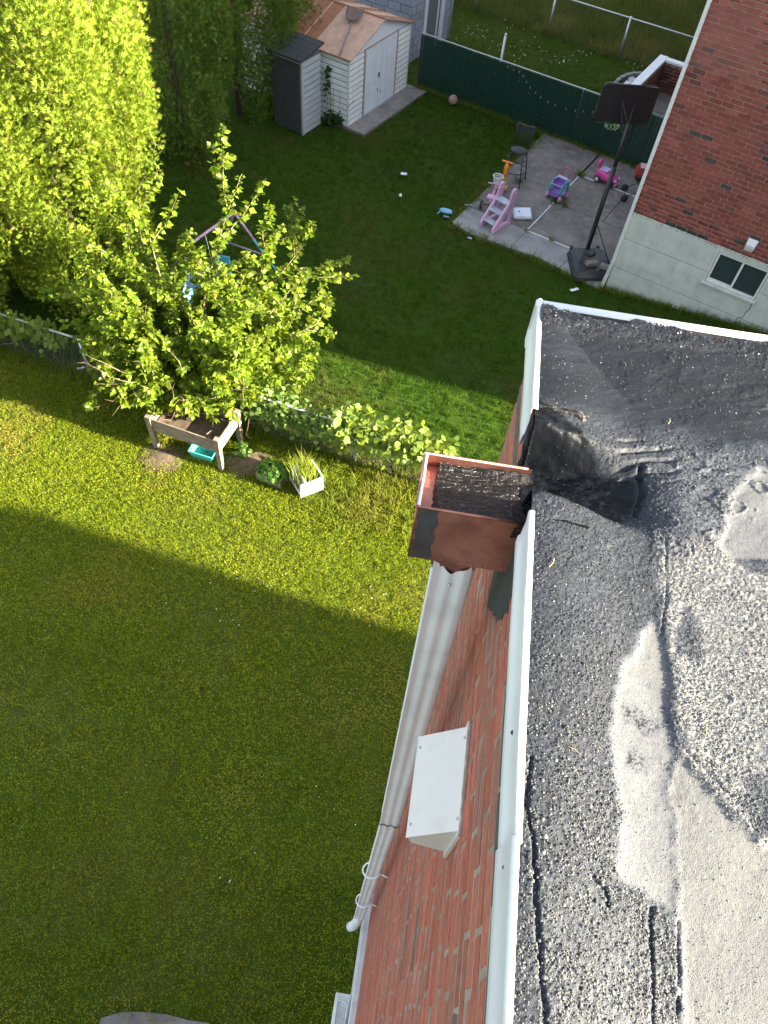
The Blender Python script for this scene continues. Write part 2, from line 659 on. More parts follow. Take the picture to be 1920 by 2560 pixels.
G1 = [blades(s, 5, 0.032, 0.0034, 0.018, 0.75) for s in range(6)]
G2 = [blades(20 + s, 5, 0.052, 0.0048, 0.022, 0.7) for s in range(6)]
G3 = [blades(40 + s, 5, 0.22, 0.008, 0.06, 0.5) for s in range(4)]
CL = [clover(60 + s, 3, 0.0070, 0.020) for s in range(8)]
LO, HI, DRY = (0.105, 0.155, 0.010), (0.200, 0.240, 0.016), (0.40, 0.26, 0.10)
own = lambda x, y: fence_side(x, y) < 0
lawn('clover', 112000, (-9, 3, -1, 11), own, CL, (0.140, 0.188, 0.013), (0.285, 0.305, 0.021), DRY, 5, 0.8, 1.3, 0.45)
lawn('lawn_grass', 112000, (-9, 3, -1, 11), own, G1, LO, HI, DRY, 6, 0.7, 1.3, 0.55)
nb = lambda x, y: (fence_side(x, y) >= 0) & (e1e2(x, y)[1] < 5.0) & ((e1e2(x, y)[1] < 4.9) | (e1e2(x, y)[0] < -7.6))
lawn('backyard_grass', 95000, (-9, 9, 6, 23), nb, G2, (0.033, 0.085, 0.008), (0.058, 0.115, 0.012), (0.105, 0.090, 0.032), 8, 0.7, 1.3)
far = lambda x, y: (e1e2(x, y)[1] >= 5.1) & (e1e2(x, y)[1] < 10.5)
lawn('far_lawn_grass', 60000, (-9, 11, 17, 32), far, G2, (0.060, 0.098, 0.017), (0.095, 0.130, 0.024), (0.13, 0.12, 0.05), 9, 0.9, 1.5, 0.5)
fld = lambda x, y: (e1e2(x, y)[1] >= 10.4)
lawn('meadow_grass', 30000, (-6, 15, 20, 38), fld, G3, (0.075, 0.095, 0.026), (0.115, 0.125, 0.042), (0.17, 0.15, 0.07), 10, 0.8, 1.4)

# tufts of taller grass at fences, house feet and the patio's edge
sc = Scat()
tl = []
for i in range(900):
    t = rng.uniform(-8, 2)
    q = FP + FD * t + FN * rng.normal(0, 0.12)
    tl.append((q[0], q[1], 0))
for i in range(500):
    q = NB(rng.uniform(-7.7, 0), 4.92 + rng.normal(0, 0.04))
    tl.append((q.x, q.y, 0))
for i in range(220):
    q = NB(-3.76 + rng.normal(0, 0.05), rng.uniform(0, 4.9))
    tl.append((q.x, q.y, 0))
for i in range(160):
    q = NB(rng.uniform(-3.7, 0), -0.12 + rng.normal(0, 0.05))
    tl.append((q.x, q.y, 0))
for i in range(260):
    a = rng.uniform(0, 5)
    q = NB(a, -0.04 - abs(rng.normal(0, 0.06)))
    tl.append((q.x, q.y, 0.155 * a))
for i in range(320):
    tl.append((-0.35 + rng.normal(0, 0.55), 7.0 + rng.normal(0, 0.30), 0))
for (a, b_, n_) in ((-2.22, 3.64, 16), (-2.22, 2.19, 12), (-1.98, 2.19, 10), (-1.62, 0.75, 7), (-2.22, 0.70, 4), (-0.99, 1.6, 5)):
    for i in range(n_):
        q = NB(a + rng.normal(0, 0.035), b_ + rng.normal(0, 0.02), 0.03)
        tl.append((q.x, q.y, 0.03))
tl = np.array(tl)
cc = grass_cols(tl, (0.09, 0.14, 0.022), (0.16, 0.20, 0.032), DRY, 12, 0.25)
for s in range(3):
    k = np.arange(len(tl)) % 3 == s
    tv, tf = blades(80 + s, 7, 0.12, 0.006, 0.035, 0.6)
    sc.put(tv, tf, tl[k], rotz_mats(rng.uniform(0, 6.28, k.sum()), rng.uniform(0.6, 1.4, k.sum())), cc[k])
sc.build('grass_tufts', M['grass'], kind='stuff')


def flowers(name, n, box, test, seed, thr, size, par=None):
    x = rng.uniform(box[0], box[1], n)
    y = rng.uniform(box[2], box[3], n)
    k = free_ground(x, y) & test(x, y) & (fbm(x * 0.8, y * 0.8, seed) > thr)
    p = np.stack([x[k], y[k], ground_z(x[k], y[k]) + 0.05], 1)
    tv = [(1, 0, 0), (0, 1, 0), (-1, 0, 0), (0, -1, 0), (0, 0, 1), (0, 0, -1)]
    tf = [(0, 1, 4), (1, 2, 4), (2, 3, 4), (3, 0, 4), (1, 0, 5), (2, 1, 5), (3, 2, 5), (0, 3, 5)]
    s = Scat()
    s.put(tv, tf, p, rotz_mats(rng.uniform(0, 6, len(p)), rng.uniform(0.6, 1.3, len(p)) * size), np.ones((len(p), 3)))
    return s.build(name, M['flower'], kind='stuff')


flowers('clover_flowers', 300, (-4.5, 0.2, 1.2, 5.6), own, 31, 0.52, 0.0075)
flowers('far_clover_flowers', 1500, (-1, 8, 19, 30), far, 33, 0.55, 0.016)

# ================================================================== OUR HOUSE (local x = inward from rear wall, y = along rear wall)
own_house = root('brick_house', 'near red brick house with tarred flat roof, white roof edge and copper scupper', 'house', (0, 0, 0), RH)
WV, FV, UC, ROOF = 0.258, 0.198, 1.60, 8.30
MB().box(WV - 0.0002, 20.0, -9.0, UC - 0.012, 0.85, 8.16).build('wall', M['mortar'], own_house)
MB().box(FV, 20.0, -9.0, UC + 0.05, -0.3, 0.90, ch=0.008).build('foundation', M['white_old'], own_house)

# a brick: chamfered face, slightly open shape, unit box centred, face towards -x
def brick_mesh(name, mat, seed):
    r = random.Random(seed)
    bm = bmesh.new()
    bmesh.ops.create_cube(bm, size=1.0)
    bmesh.ops.bevel(bm, geom=[e for e in bm.edges if all(w.co.x < 0 for w in e.verts)], offset=0.022, segments=1, affect='EDGES')
    for w in bm.verts:
        if w.co.x < 0:
            w.co.x += r.uniform(-0.02, 0.02)
            w.co.y += r.uniform(-0.012, 0.012)
            w.co.z += r.uniform(-0.03, 0.03)
    me = bpy.data.meshes.new(name)
    bm.to_mesh(me)
    bm.free()
    me.materials.append(mat)
    return me


BR = [brick_mesh('brick', M['brick_obj'], s) for s in range(4)]


def mesh_arrays(me):
    V = np.array([w.co[:] for w in me.vertices])
    F = []
    for p in me.polygons:
        vs_ = list(p.vertices)
        for i in range(1, len(vs_) - 1):
            F.append((vs_[0], vs_[i], vs_[i + 1]))
    return V, np.array(F)


BRA = [mesh_arrays(m_) for m_ in BR]


def lay_bricks(parent, items, rz, single, size_axis='x'):
    """items: (centre, size, colour); the first `single` become parts, the rest one joined part"""
    c0, s0 = math.cos(rz), math.sin(rz)
    for i, (c, s, col) in enumerate(items[:single]):
        o_ = bpy.data.objects.new('brick', BR[i % 4])
        COL.objects.link(o_)
        o_.parent = parent
        o_.location = c
        o_.scale = s
        o_.rotation_euler = (0, 0, rz)
        o_.color = (*col, 1)
    rest = items[single:]
    if rest:
        sc_ = Scat()
        for j in range(4):
            rr = rest[j::4]
            if not rr:
                continue
            pos = np.array([q[0] for q in rr])
            ms = np.zeros((len(rr), 3, 3))
            for n_, q in enumerate(rr):
                ms[n_] = np.array([[c0, -s0, 0], [s0, c0, 0], [0, 0, 1]]) @ np.diag(q[1])
            sc_.put(BRA[j][0], BRA[j][1], pos, ms, np.array([q[2] for q in rr]))
        sc_.build('bricks', M['brick_attr'], parent, kind='stuff')


def own_brick_colour(u, z):
    r = random.random()
    d = 9.5 - z
    if r < 0.03:
        return (0.12, 0.09, 0.08)
    if r < 0.15:
        return (0.26, 0.105, 0.078)
    k = random.uniform(0.8, 1.15)
    # old cement wash fading the brick in streaks
    w = float(fbm(np.array([u * 2.3 + 3]), np.array([z * 3.1]), 41)[0])
    w = max(0.0, min(1.0, (w - 0.45) * 3.0))
    base = np.array([0.34, 0.102, 0.068]) * k
    return tuple(base * (1 - 0.5 * w) + np.array([0.23, 0.140, 0.110]) * 0.5 * w * random.uniform(0.7, 1.1))


items = []
CH = 0.0765
nrow = int((8.17 - 0.9) / CH)
for j in range(nrow):
    zc = 8.172 - (j + 0.5) * CH
    off = 0.1065 * (j % 2) + random.uniform(-0.004, 0.004)
    u0 = UC
    y = UC - (0.1015 if j % 2 else 0.203) - 0.0
    first = True
    top = UC
    while top > -0.75:
        ln = 0.1015 if (first and j % 2) else 0.203 + random.uniform(-0.010, 0.010)
        first = False
        yc = top - ln / 2
        dv = random.uniform(-0.0018, -0.0004)
        skip = (j < 3 and 0.93 < yc < 1.16)
        col = own_brick_colour(yc, zc)
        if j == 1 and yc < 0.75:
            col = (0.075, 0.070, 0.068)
        if not skip:
            items.append(((WV + 0.046 + dv, yc, zc), (0.092, ln, 0.0635 + random.uniform(-0.002, 0.002)), col))
        top -= ln + 0.0105
# the gable corner's return face
for j in range(nrow):
    zc = 8.172 - (j + 0.5) * CH
    for q in range(5):
        xc = WV + 0.10 + 0.105 + q * 0.2135 + (0 if j % 2 else -0.1)
        if xc < WV + 0.2 - 0.001:
            continue
        items.append(((xc, UC - 0.05, zc), (0.203, 0.096, 0.0660), own_brick_colour(xc, zc)))
items.sort(key=lambda q: -q[0][2] if (q[0][0] < WV + 0.06 and q[0][1] > -0.2) else 100 - q[0][2])
lay_bricks(own_house, items, 0.0, 130)

# white metal roof edge (gravel stop), in overlapping lengths
PROF = [(0.262, 8.180), (0.2365, 8.178), (0.2340, 8.183), (0.2350, 8.209), (0.2385, 8.215), (0.2398, 8.262), (0.2380, 8.288), (0.2368, 8.297), (0.2385, 8.304), (0.2440, 8.305), (0.2500, 8.302)]


def roof_edge(u0, u1, dv=0.0, wob=0.0, seg=14):
    b_ = MB()
    n_ = len(PROF)
    vs_, fs_ = [], []
    for i in range(seg + 1):
        u_ = u0 + (u1 - u0) * i / seg
        w_ = wob * (math.sin(u_ * 9.0) + 0.6 * math.sin(u_ * 23 + 1))
        for (a, z_) in PROF:
            vs_.append((a + dv + w_ * (1 if a < 0.25 else 0), u_, z_))
    for i in range(seg):
        for k in range(n_ - 1):
            fs_.append((i * n_ + k, i * n_ + k + 1, (i + 1) * n_ + k + 1, (i + 1) * n_ + k))
    b_.add(vs_, fs_)
    ob = b_.build('roof_edge_strip', M['white'], own_house, True, auto=40)
    md = ob.modifiers.new('thick', 'SOLIDIFY')
    md.thickness = 0.0016
    return ob


e0 = roof_edge(-9.0, 0.295, -0.003, 0.0003)
e1_ = roof_edge(0.285, 0.925, 0.0, 0.0006)
e2_ = roof_edge(1.215, UC + 0.012, -0.002, 0.0008)
for u_, z_ in ((0.479, 8.243), (0.262, 8.232)):
    MB().sphere((0.2385, u_, z_), 0.0042, 8, 5).build('nail', M['dark_metal'], e1_ if u_ > 0.29 else e0)
# edge trim towards the neighbour: face and bright top flange
b = MB()
PB = [(UC - 0.03, 8.17), (UC + 0.006, 8.17), (UC + 0.012, 8.20), (UC + 0.006, 8.22), (UC + 0.006, 8.30), (UC, 8.307), (UC - 0.022, 8.303)]
vs_, fs_ = [], []
for i, x_ in enumerate(np.linspace(0.232, 20.0, 40)):
    for (y_, z_) in PB:
        vs_.append((x_, y_, z_ + 0.002 * math.sin(x_ * 7)))
n_ = len(PB)
for i in range(39):
    for k in range(n_ - 1):
        fs_.append((i * n_ + k, i * n_ + k + 1, (i + 1) * n_ + k + 1, (i + 1) * n_ + k))
b.add(vs_, fs_)
ob = b.build('side_edge_strip', M['white'], own_house, True, auto=40)
ob.modifiers.new('thick', 'SOLIDIFY').thickness = 0.0016

# flat roof beyond the part in view
MB().box(0.925, 20.0, -9.0, UC - 0.06, 8.10, 8.243).box(0.27, 0.9245, -9.0, -0.245, 8.10, 8.240).build('roof_deck', pmat('old_roof_coat', (0.18, 0.175, 0.16), 0.8, 0.3, 40, 0.6, 150), own_house)

# ---- trowelled, granulated roof coating: real relief
step = 0.0031
vx = np.arange(0.2445, 0.93, step)
uy = np.arange(-0.25, UC - 0.004, step)
RX, RY = np.meshgrid(vx, uy, indexing='ij')
jit = (fbm(RX * 14, RY * 14, 51) - 0.5)
jit2 = (fbm(RX * 14 + 40, RY * 14, 55) - 0.5)
JX, JY = RX + 0.05 * jit, RY + 0.05 * jit2
# large form: cant down from the edges, scupper channel, flat field
cant = 0.050 * (1 - smooth(0.26, 0.515, RX)) + 0.045 * smooth(1.28, 1.585, RY) * 1.0
cant = np.maximum(0.050 * (1 - smooth(0.26, 0.515, RX)), 0.048 * smooth(1.30, 1.57, RY))
Z = 8.245 + cant + 0.006 * (fbm(RX * 3, RY * 3, 52) - 0.5)
uc = 1.085 - 0.03 * smooth(0.25, 0.55, RX)
wdt = 0.075 + 0.015 * smooth(0.3, 0.5, RX)
prof = 1 - smooth(0.55, 1.35, np.abs(RY - uc) / wdt)
chan = prof * (1 - smooth(0.46, 0.60, RX))
floor_z = 8.182 + 0.05 * smooth(0.25, 0.6, RX)
Z = Z * (1 - chan) + floor_z * chan
# trowel sweeps and ridges
ang = 0.5 * np.sin(RY * 2.1) + 0.6
sw = fbm((RX * np.cos(ang) + RY * np.sin(ang)) * 5 + jit, (RY * np.cos(ang) - RX * np.sin(ang)) * 11 + jit2, 53)
up = smooth(0.95, 1.25, RY)
Z += (sw - 0.5) * (0.006 + 0.004 * up)
rid = np.abs(fbm(RX * 5 + 2 * jit, RY * 6 + 2 * jit2, 57) - 0.5)
Z += 0.004 * (1 - smooth(0.0, 0.035, rid)) * smooth(0.80, 1.0, RY) * (1 - 0.75 * smooth(1.15, 1.28, RY)) * smooth(0.34, 0.5, RX)
# torn finger marks left of the channel's head
fm_ = np.maximum(0, np.sin(RY * 0 + (RX * 0.35 - RY) * 190 + 6 * jit)) * smooth(0.43, 0.47, RX) * (1 - smooth(0.55, 0.60, RX)) * smooth(1.10, 1.13, RY) * (1 - smooth(1.20, 1.24, RY))
Z -= 0.008 * fm_
# step where the fresh cement laps over the old coat
patch = [(0.501, 0.760), (0.467, 0.689), (0.431, 0.633), (0.416, 0.524), (0.414, 0.453), (0.422, 0.388), (0.416, 0.325), (0.411, 0.271), (0.441, 0.254), (0.471, 0.247), (0.507, 0.237), (0.515, 0.404), (0.519, 0.542), (0.517, 0.698)]
beige = [(1.0, 1.25), (0.781, 1.202), (0.704, 1.093), (0.653, 0.955), (0.69, 0.927), (0.742, 0.942), (1.0, 0.93)]
lowr = [(0.521, 0.50), (0.559, 0.451), (0.607, 0.40), (0.654, 0.371), (1.0, 0.30), (1.0, -0.3), (0.500, -0.3), (0.506, 0.095), (0.512, 0.254)]
spot1 = [(0.537, 0.669), (0.548, 0.74), (0.576, 0.795), (0.600, 0.74), (0.612, 0.700), (0.60, 0.675), (0.56, 0.69)]
spot2 = [(0.612, 0.448), (0.640, 0.47), (0.75, 0.50), (0.75, 0.37), (0.65, 0.38)]
spot3 = [(0.698, 0.923), (0.72, 0.945), (0.80, 0.95), (0.80, 0.90), (0.73, 0.905)]
tar = [(0.20, 1.245), (0.25, 1.250), (0.307, 1.212), (0.415, 1.137), (0.499, 1.107), (0.491, 1.038), (0.472, 1.007), (0.377, 0.985), (0.249, 0.975), (0.20, 0.955)]
jf, jf2 = fbm(RX * 60, RY * 60, 58) - 0.5, fbm(RX * 60 + 9, RY * 60, 59) - 0.5
J1X, J1Y = RX + 0.026 * jit + 0.018 * jf, RY + 0.026 * jit2 + 0.018 * jf2
inP = inpoly(J1X, J1Y, patch)
inB = inpoly(J1X, J1Y, beige)
inL = inpoly(J1X, J1Y, lowr)
inT = inpoly(JX, JY, tar)
inS = inpoly(JX, JY, spot1) | inpoly(JX, JY, spot2) | inpoly(JX, JY, spot3)
old = inP | inB | inL


def blur(a, n=2):
    a = a.astype(float)
    for _ in range(n):
        a = (a + np.roll(a, 1, 0) + np.roll(a, -1, 0) + np.roll(a, 1, 1) + np.roll(a, -1, 1)) / 5
    return a


oldb = blur(old, 7)
Z -= 0.005 * oldb
# grains: separate rounded granules a few millimetres across
def granules(cell, seed):
    """nearest-granule field: dome height 0..1 and a random value per granule"""
    r_ = np.random.default_rng(seed)
    n1_, n2_ = int(1.1 / cell) + 4, int(2.1 / cell) + 4
    ox, oy, rv, rs = r_.random((n1_, n2_)), r_.random((n1_, n2_)), r_.random((n1_, n2_)), r_.uniform(0.35, 0.72, (n1_, n2_))
    gx, gy = (RX - 0.2) / cell + 1, (RY + 0.3) / cell + 1
    ci, cj = np.floor(gx).astype(int), np.floor(gy).astype(int)
    best = np.zeros(RX.shape)
    val_ = np.zeros(RX.shape)
    for a in (-1, 0, 1):
        for c in (-1, 0, 1):
            p_, q_ = ci + a, cj + c
            d2 = ((p_ + ox[p_, q_] - gx) ** 2 + (q_ + oy[p_, q_] - gy) ** 2) / rs[p_, q_] ** 2
            h_ = np.sqrt(np.maximum(0, 1 - d2)) * (0.5 + rs[p_, q_])
            k_ = h_ > best
            best = np.where(k_, h_, best)
            val_ = np.where(k_, rv[p_, q_], val_)
    return best, val_


gr, gv = granules(0.0058, 61)
gr2, gv2 = granules(0.0036, 62)
cl = fbm(RX * 22, RY * 22, 63)
tarb = blur(inT, 4)
Z += tarb * 0.016 * (fbm(RX * 10 + RY * 6, RY * 85 + RX * 25, 95) - 0.5) + tarb * 0.006 * (fbm(RX * 70, RY * 110, 96) - 0.5)
upz = smooth(1.20, 1.30, RY + 0.06 * jit)                # smoother, wetter cement towards the neighbour's side
rimz = smooth(1.50, 1.54, RY + 0.05 * jit2)              # torn lip along the side edge
amp = 0.0030 * (0.55 + 0.9 * cl) * (1 - 0.72 * oldb) * (1 - 0.75 * tarb) * (1 - 0.72 * upz * (1 - rimz))
Z += 0.35 * amp * gr + 0.25 * amp * gr2
# cracks and seams
def crack(pts, w, dep):
    d = np.full(RX.shape, 9.0)
    for (x1, y1), (x2, y2) in zip(pts[:-1], pts[1:]):
        dx, dy = x2 - x1, y2 - y1
        t = np.clip(((RX - x1) * dx + (RY - y1) * dy) / (dx * dx + dy * dy), 0, 1)
        d = np.minimum(d, np.hypot(RX + 0.010 * jit - x1 - t * dx, RY + 0.010 * jit2 - y1 - t * dy))
    return -dep * (1 - smooth(w * 0.3, w, d))


Z += crack([(0.262, 0.42), (0.258, 0.348), (0.270, 0.289), (0.275, 0.221), (0.287, 0.139), (0.292, 0.062), (0.29, -0.2)], 0.005, 0.007)
Z += crack([(0.367, 0.262), (0.385, 0.247), (0.391, 0.226)], 0.005, 0.006)
Z += crack([(0.464, 0.235), (0.458, 0.088), (0.45, -0.2)], 0.004, 0.006)
Z += crack([(0.509, 0.226), (0.495, 0.094), (0.49, -0.2)], 0.004, 0.006)
Z += crack([(0.54, 0.95), (0.535, 0.83), (0.515, 0.72)], 0.004, 0.003)
Z += crack([(0.50, 1.15), (0.506, 1.08), (0.49, 1.02)], 0.009, 0.014)
Z += crack([(0.53, 0.51), (0.60, 0.44), (0.66, 0.40), (0.75, 0.36)], 0.005, 0.0025)
# colour of the coatings
n_big = fbm(RX * 6, RY * 6, 70)
dom = smooth(0.15, 0.6, gr)
dark = 0.022 + 0.030 * n_big
grit = np.where(gv > 0.80, 0.04, np.where(gv > 0.5, 0.028, 0.018))
val = dark * (1 - dom) + grit * dom                                       # fresh cement with grit
val = val * (1 - upz) + upz * (0.007 + 0.012 * n_big + 0.02 * rimz * (gv > 0.6))  # paler rim grains paint in sunlit edges
mid = smooth(0.48, 0.60, RX + 0.05 * jit) * (1 - smooth(1.16, 1.30, RY + 0.1 * jit2)) * smooth(0.90, 1.0, RY)
val = val * (1 - mid) + mid * (0.030 + 0.06 * n_big + np.where(gv > 0.70, 0.05, 0.015) * dom)
salt = smooth(0.505, 0.55, RX + 0.04 * jit) * (1 - smooth(0.90, 1.0, RY + 0.2 * jit2))
wht = smooth(0.25, 0.62, n_big * 0.75 + 0.25 * gv)
val = val * (1 - salt) + salt * np.where(gv2 < 0.30 + 0.25 * (1 - wht), 0.085, 0.18 + 0.12 * wht)
low = (1 - smooth(0.16, 0.30, RY + 0.2 * jit)) * (1 - oldb)
val = val * (1 - low) + low * (0.02 * (1 - dom) + dom * np.where(gv > 0.45, 0.06, 0.03))
oldv = np.where(inL, 0.140, 0.118) + 0.05 * (n_big - 0.5) + 0.03 * (gv2 - 0.5)
dsp = smooth(0.58, 0.68, fbm(RX * 13, RY * 13, 74)) * inP
oldv = oldv - 0.10 * dsp * (gv2 > 0.45)
val = val * (1 - oldb) + oldv * oldb
spot = blur(inS, 3) * (gv2 > 0.18)
val = val * (1 - spot) + spot * (0.016 + 0.02 * dom)
val = val * (1 - tarb) + tarb * 0.007
val = np.clip(val, 0.006, 0.6)
warm = np.clip((val - 0.04) / 0.12, 0, 1)[..., None]
RC = 0.84 * val[..., None] * (np.array([0.86, 0.97, 1.24]) * (1 - warm) + np.array([1.05, 1.0, 0.91]) * warm)
# rough edge where cement laps the metal on the neighbour's side
Z += 0.012 * smooth(UC - 0.10, UC - 0.05, RY)
Z -= 0.03 * smooth(UC - 0.020, UC - 0.010, RY + 0.055 * jit + 0.004 - 0.05 * (1 - smooth(0.25, 0.33, RX)))
rough = 0.50 + 0.35 * oldb - 0.16 * upz - 0.26 * tarb
nx, ny = RX.shape
ii, jj = np.meshgrid(np.arange(nx - 1), np.arange(ny - 1), indexing='ij')
b0 = (ii * ny + jj).ravel()
RFc = np.stack([b0, b0 + ny, b0 + ny + 1, b0 + 1], axis=1)


def roof_mat():
    m, nt, b_ = _nodes('roof_cement')
    a = nt.nodes.new('ShaderNodeAttribute')
    a.attribute_name = 'Col'
    nt.links.new(a.outputs['Color'], b_.inputs['Base Color'])
    a2 = nt.nodes.new('ShaderNodeAttribute')
    a2.attribute_name = 'Rough'
    nt.links.new(a2.outputs['Fac'], b_.inputs['Roughness'])
    n1 = _noise(nt, 420, 3, 0.6)
    _bump(nt, b_, n1.outputs[0], 0.5, 0.0025)
    b_.inputs['Specular IOR Level'].default_value = 0.14
    return m


M['roof'] = roof_mat()
rf = np_mesh('roof_coating', np.stack([RX, RY, Z], -1).reshape(-1, 3), RFc, M['roof'], own_house, RC.reshape(-1, 3), smooth_=True, extra={'Rough': rough.ravel()})
rf['label'] = 'black and grey granulated roof cement, trowelled and patched'
# loose and bedded granules
n_g = 152000
gx_ = rng.uniform(0.246, 0.925, n_g)
gy_ = rng.uniform(-0.24, UC - 0.02, n_g)
ia = np.clip(((gx_ - 0.2445) / step).round().astype(int), 0, RX.shape[0] - 1)
ja = np.clip(((gy_ + 0.25) / step).round().astype(int), 0, RX.shape[1] - 1)
dens = 0.50 + 1.3 * (cl[ia, ja] - 0.40)
dens = dens * (1 - oldb[ia, ja] * 0.75) * (1 - 0.93 * tarb[ia, ja]) * (1 - 0.35 * (upz * (1 - 0.8 * rimz))[ia, ja])
k = rng.random(n_g) < dens
gx_, gy_, ia, ja = gx_[k], gy_[k], ia[k], ja[k]
m_ = len(gx_)
sz_ = (rng.gamma(2.3, 0.00033, m_) + 0.0006) * (1 + 0.25 * (1 - smooth(0.30, 0.85, gy_)))
sz_ *= (1 - 0.45 * oldb[ia, ja]) * (1 - 0.28 * (upz * (1 - rimz))[ia, ja])
tone_ = rng.random(m_)
lightness = 0.95 * salt[ia, ja] + 0.20 * low[ia, ja] + 0.22 * mid[ia, ja] + 0.07 + 0.38 * (1 - smooth(0.15, 0.85, gy_))
lightness = lightness * (1 - 0.9 * blur(inS, 3)[ia, ja])
gcol = 0.86 * np.where(tone_ < lightness, rng.uniform(0.08, 0.18, m_), rng.uniform(0.016, 0.045, m_) * (1 + 1.2 * salt[ia, ja]))
gcol = gcol * (1 - oldb[ia, ja]) + oldb[ia, ja] * rng.uniform(0.09, 0.15, m_)
gcol = gcol * (1 - 0.65 * upz[ia, ja] * (tone_ > 0.09)) * (1 + 0.8 * upz[ia, ja] * (tone_ < 0.09)) * (1 - 0.6 * tarb[ia, ja])  # few palest grains on the upper side are painted sun glints
OCT_V = [(1, 0, 0), (0.3, 0.95, 0), (-0.8, 0.6, 0), (-0.8, -0.6, 0), (0.3, -0.95, 0), (0, 0, 1.0)]
OCT_F = [(0, 1, 5), (1, 2, 5), (2, 3, 5), (3, 4, 5), (4, 0, 5)]
gs_ = Scat()
gs_.put(OCT_V, OCT_F, np.stack([gx_, gy_, Z[ia, ja] - 0.25 * sz_], 1), rotz_mats(rng.uniform(0, 6.28, m_), sz_) * np.stack([rng.uniform(0.8, 1.25, m_), rng.uniform(0.8, 1.25, m_), rng.uniform(0.8, 1.3, m_)], 1)[:, None, :], gcol[:, None] * np.where(gcol[:, None] < 0.07, np.array([[0.88, 0.97, 1.2]]), np.array([[1.02, 1.0, 0.95]])))
go_ = gs_.build('granules', attr_mat('granules', 0.60, 0.16, var=0.0), own_house, kind='stuff')
go_.data.polygons.foreach_set('use_smooth', np.ones(len(go_.data.polygons), bool))

for k in range(9):
    a_, c_ = random.uniform(0.28, 0.80), random.uniform(0.1, 1.5)
    i_, j_ = int((a_ - 0.2445) / step), int((c_ + 0.25) / step)
    z_ = float(Z[i_, j_]) + 0.003
    th_ = random.uniform(0, 3.1)
    l_ = random.uniform(0.006, 0.016)
    MB().tube([(a_ - l_ * math.cos(th_), c_ - l_ * math.sin(th_), z_), (a_, c_, z_ + 0.0015), (a_ + l_ * math.cos(th_ + 0.4), c_ + l_ * math.sin(th_ + 0.4), z_)], 0.0007, 4).build('straw', pmat('straw', (0.30, 0.25, 0.12), 0.8) if k == 0 else bpy.data.materials['straw'], own_house)

# ---- copper conductor head in the scupper
cop_m, nt, b_ = _nodes('copper')
n1 = _noise(nt, 7, 6, 0.6, dist=0.4)
r1 = _ramp(nt, n1.outputs[0], [(0.34, (0.17, 0.068, 0.052)), (0.48, (0.26, 0.105, 0.080)), (0.60, (0.38, 0.165, 0.125)), (0.72, (0.20, 0.082, 0.064))])
nt.links.new(r1.outputs[0], b_.inputs['Base Color'])
b_.inputs['Metallic'].default_value = 0.7
b_.inputs['Roughness'].default_value = 0.36
n2 = _noise(nt, 14, 3)
_bump(nt, b_, n2.outputs[0], 0.15, 0.004)
M['copper'] = cop_m
tar_m, nt, b_ = _nodes('wet_tar')
b_.inputs['Base Color'].default_value = (0.008, 0.0075, 0.0075, 1)
b_.inputs['Roughness'].default_value = 0.17
b_.inputs['Specular IOR Level'].default_value = 0.30
tc_ = nt.nodes.new('ShaderNodeTexCoord')
mp_ = nt.nodes.new('ShaderNodeMapping')
mp_.inputs['Scale'].default_value = (0.22, 1.0, 1.0)
nt.links.new(tc_.outputs['Object'], mp_.inputs['Vector'])
n1 = _noise(nt, 150, 4, 0.6, vec=mp_.outputs[0], dist=0.6)
n2 = _noise(nt, 40, 4, 0.6)
ad = nt.nodes.new('ShaderNodeMath')
nt.links.new(n1.outputs[0], ad.inputs[0])
nt.links.new(n2.outputs[0], ad.inputs[1])
_bump(nt, b_, ad.outputs[0], 0.85, 0.010)
M['tar'] = tar_m
M['tar_dull'] = pmat('dull_roof_cement', (0.035, 0.035, 0.036), 0.75, 0.3, 20, 0.9, 90)

sx0, sx1, sy0, sy1, szb, szt = 0.010, 0.262, 0.965, 1.122, 7.994, 8.200
scup = bpy.data.objects.new('scupper_box', None)
COL.objects.link(scup)
scup.parent = own_house
th = 0.0022
b = MB()
b.box(sx0, sx1, sy0, sy0 + th, szb, szt)
b.box(sx0, sx1, sy1 - th, sy1, szb, szt)
b.box(sx0, sx0 + th, sy0 + th, sy1 - th, szb, szt)
b.box(sx0 + th, sx1, sy0 + th, sy1 - th, szb, szb + th)
b.build('copper_sheet', M['copper'], scup)
b = MB()
b.tube([(sx1 - 0.01, sy0, szt), (sx0, sy0, szt), (sx0, sy1, szt), (sx1 - 0.01, sy1, szt)], 0.0035, 6)
b.build('rolled_rim', M['copper'], scup, True)
b = MB()
b.tube([(sx0 + 0.005, sy0 + 0.004, szt + 0.001), (sx0 + 0.006, (sy0 + sy1) / 2, szt - 0.001), (sx0 + 0.005, sy1 - 0.004, szt + 0.001)], [0.0045, 0.0032, 0.004], 6)
b.build('sealant_bead', M['white_old'], scup, True)
for k in range(5):
    MB().sphere((sx0 + 0.085 + 0.035 * k, sy0 - 0.0005, szb + 0.012), 0.003, 8, 5).build('rivet', M['copper'], scup, True)
MB().tube([(sx0 + 0.0015, sy0 - 0.0008, szb), (sx0 + 0.0015, sy0 - 0.0008, szt)], 0.0022, 6).build('corner_fold', M['copper'], scup, True)
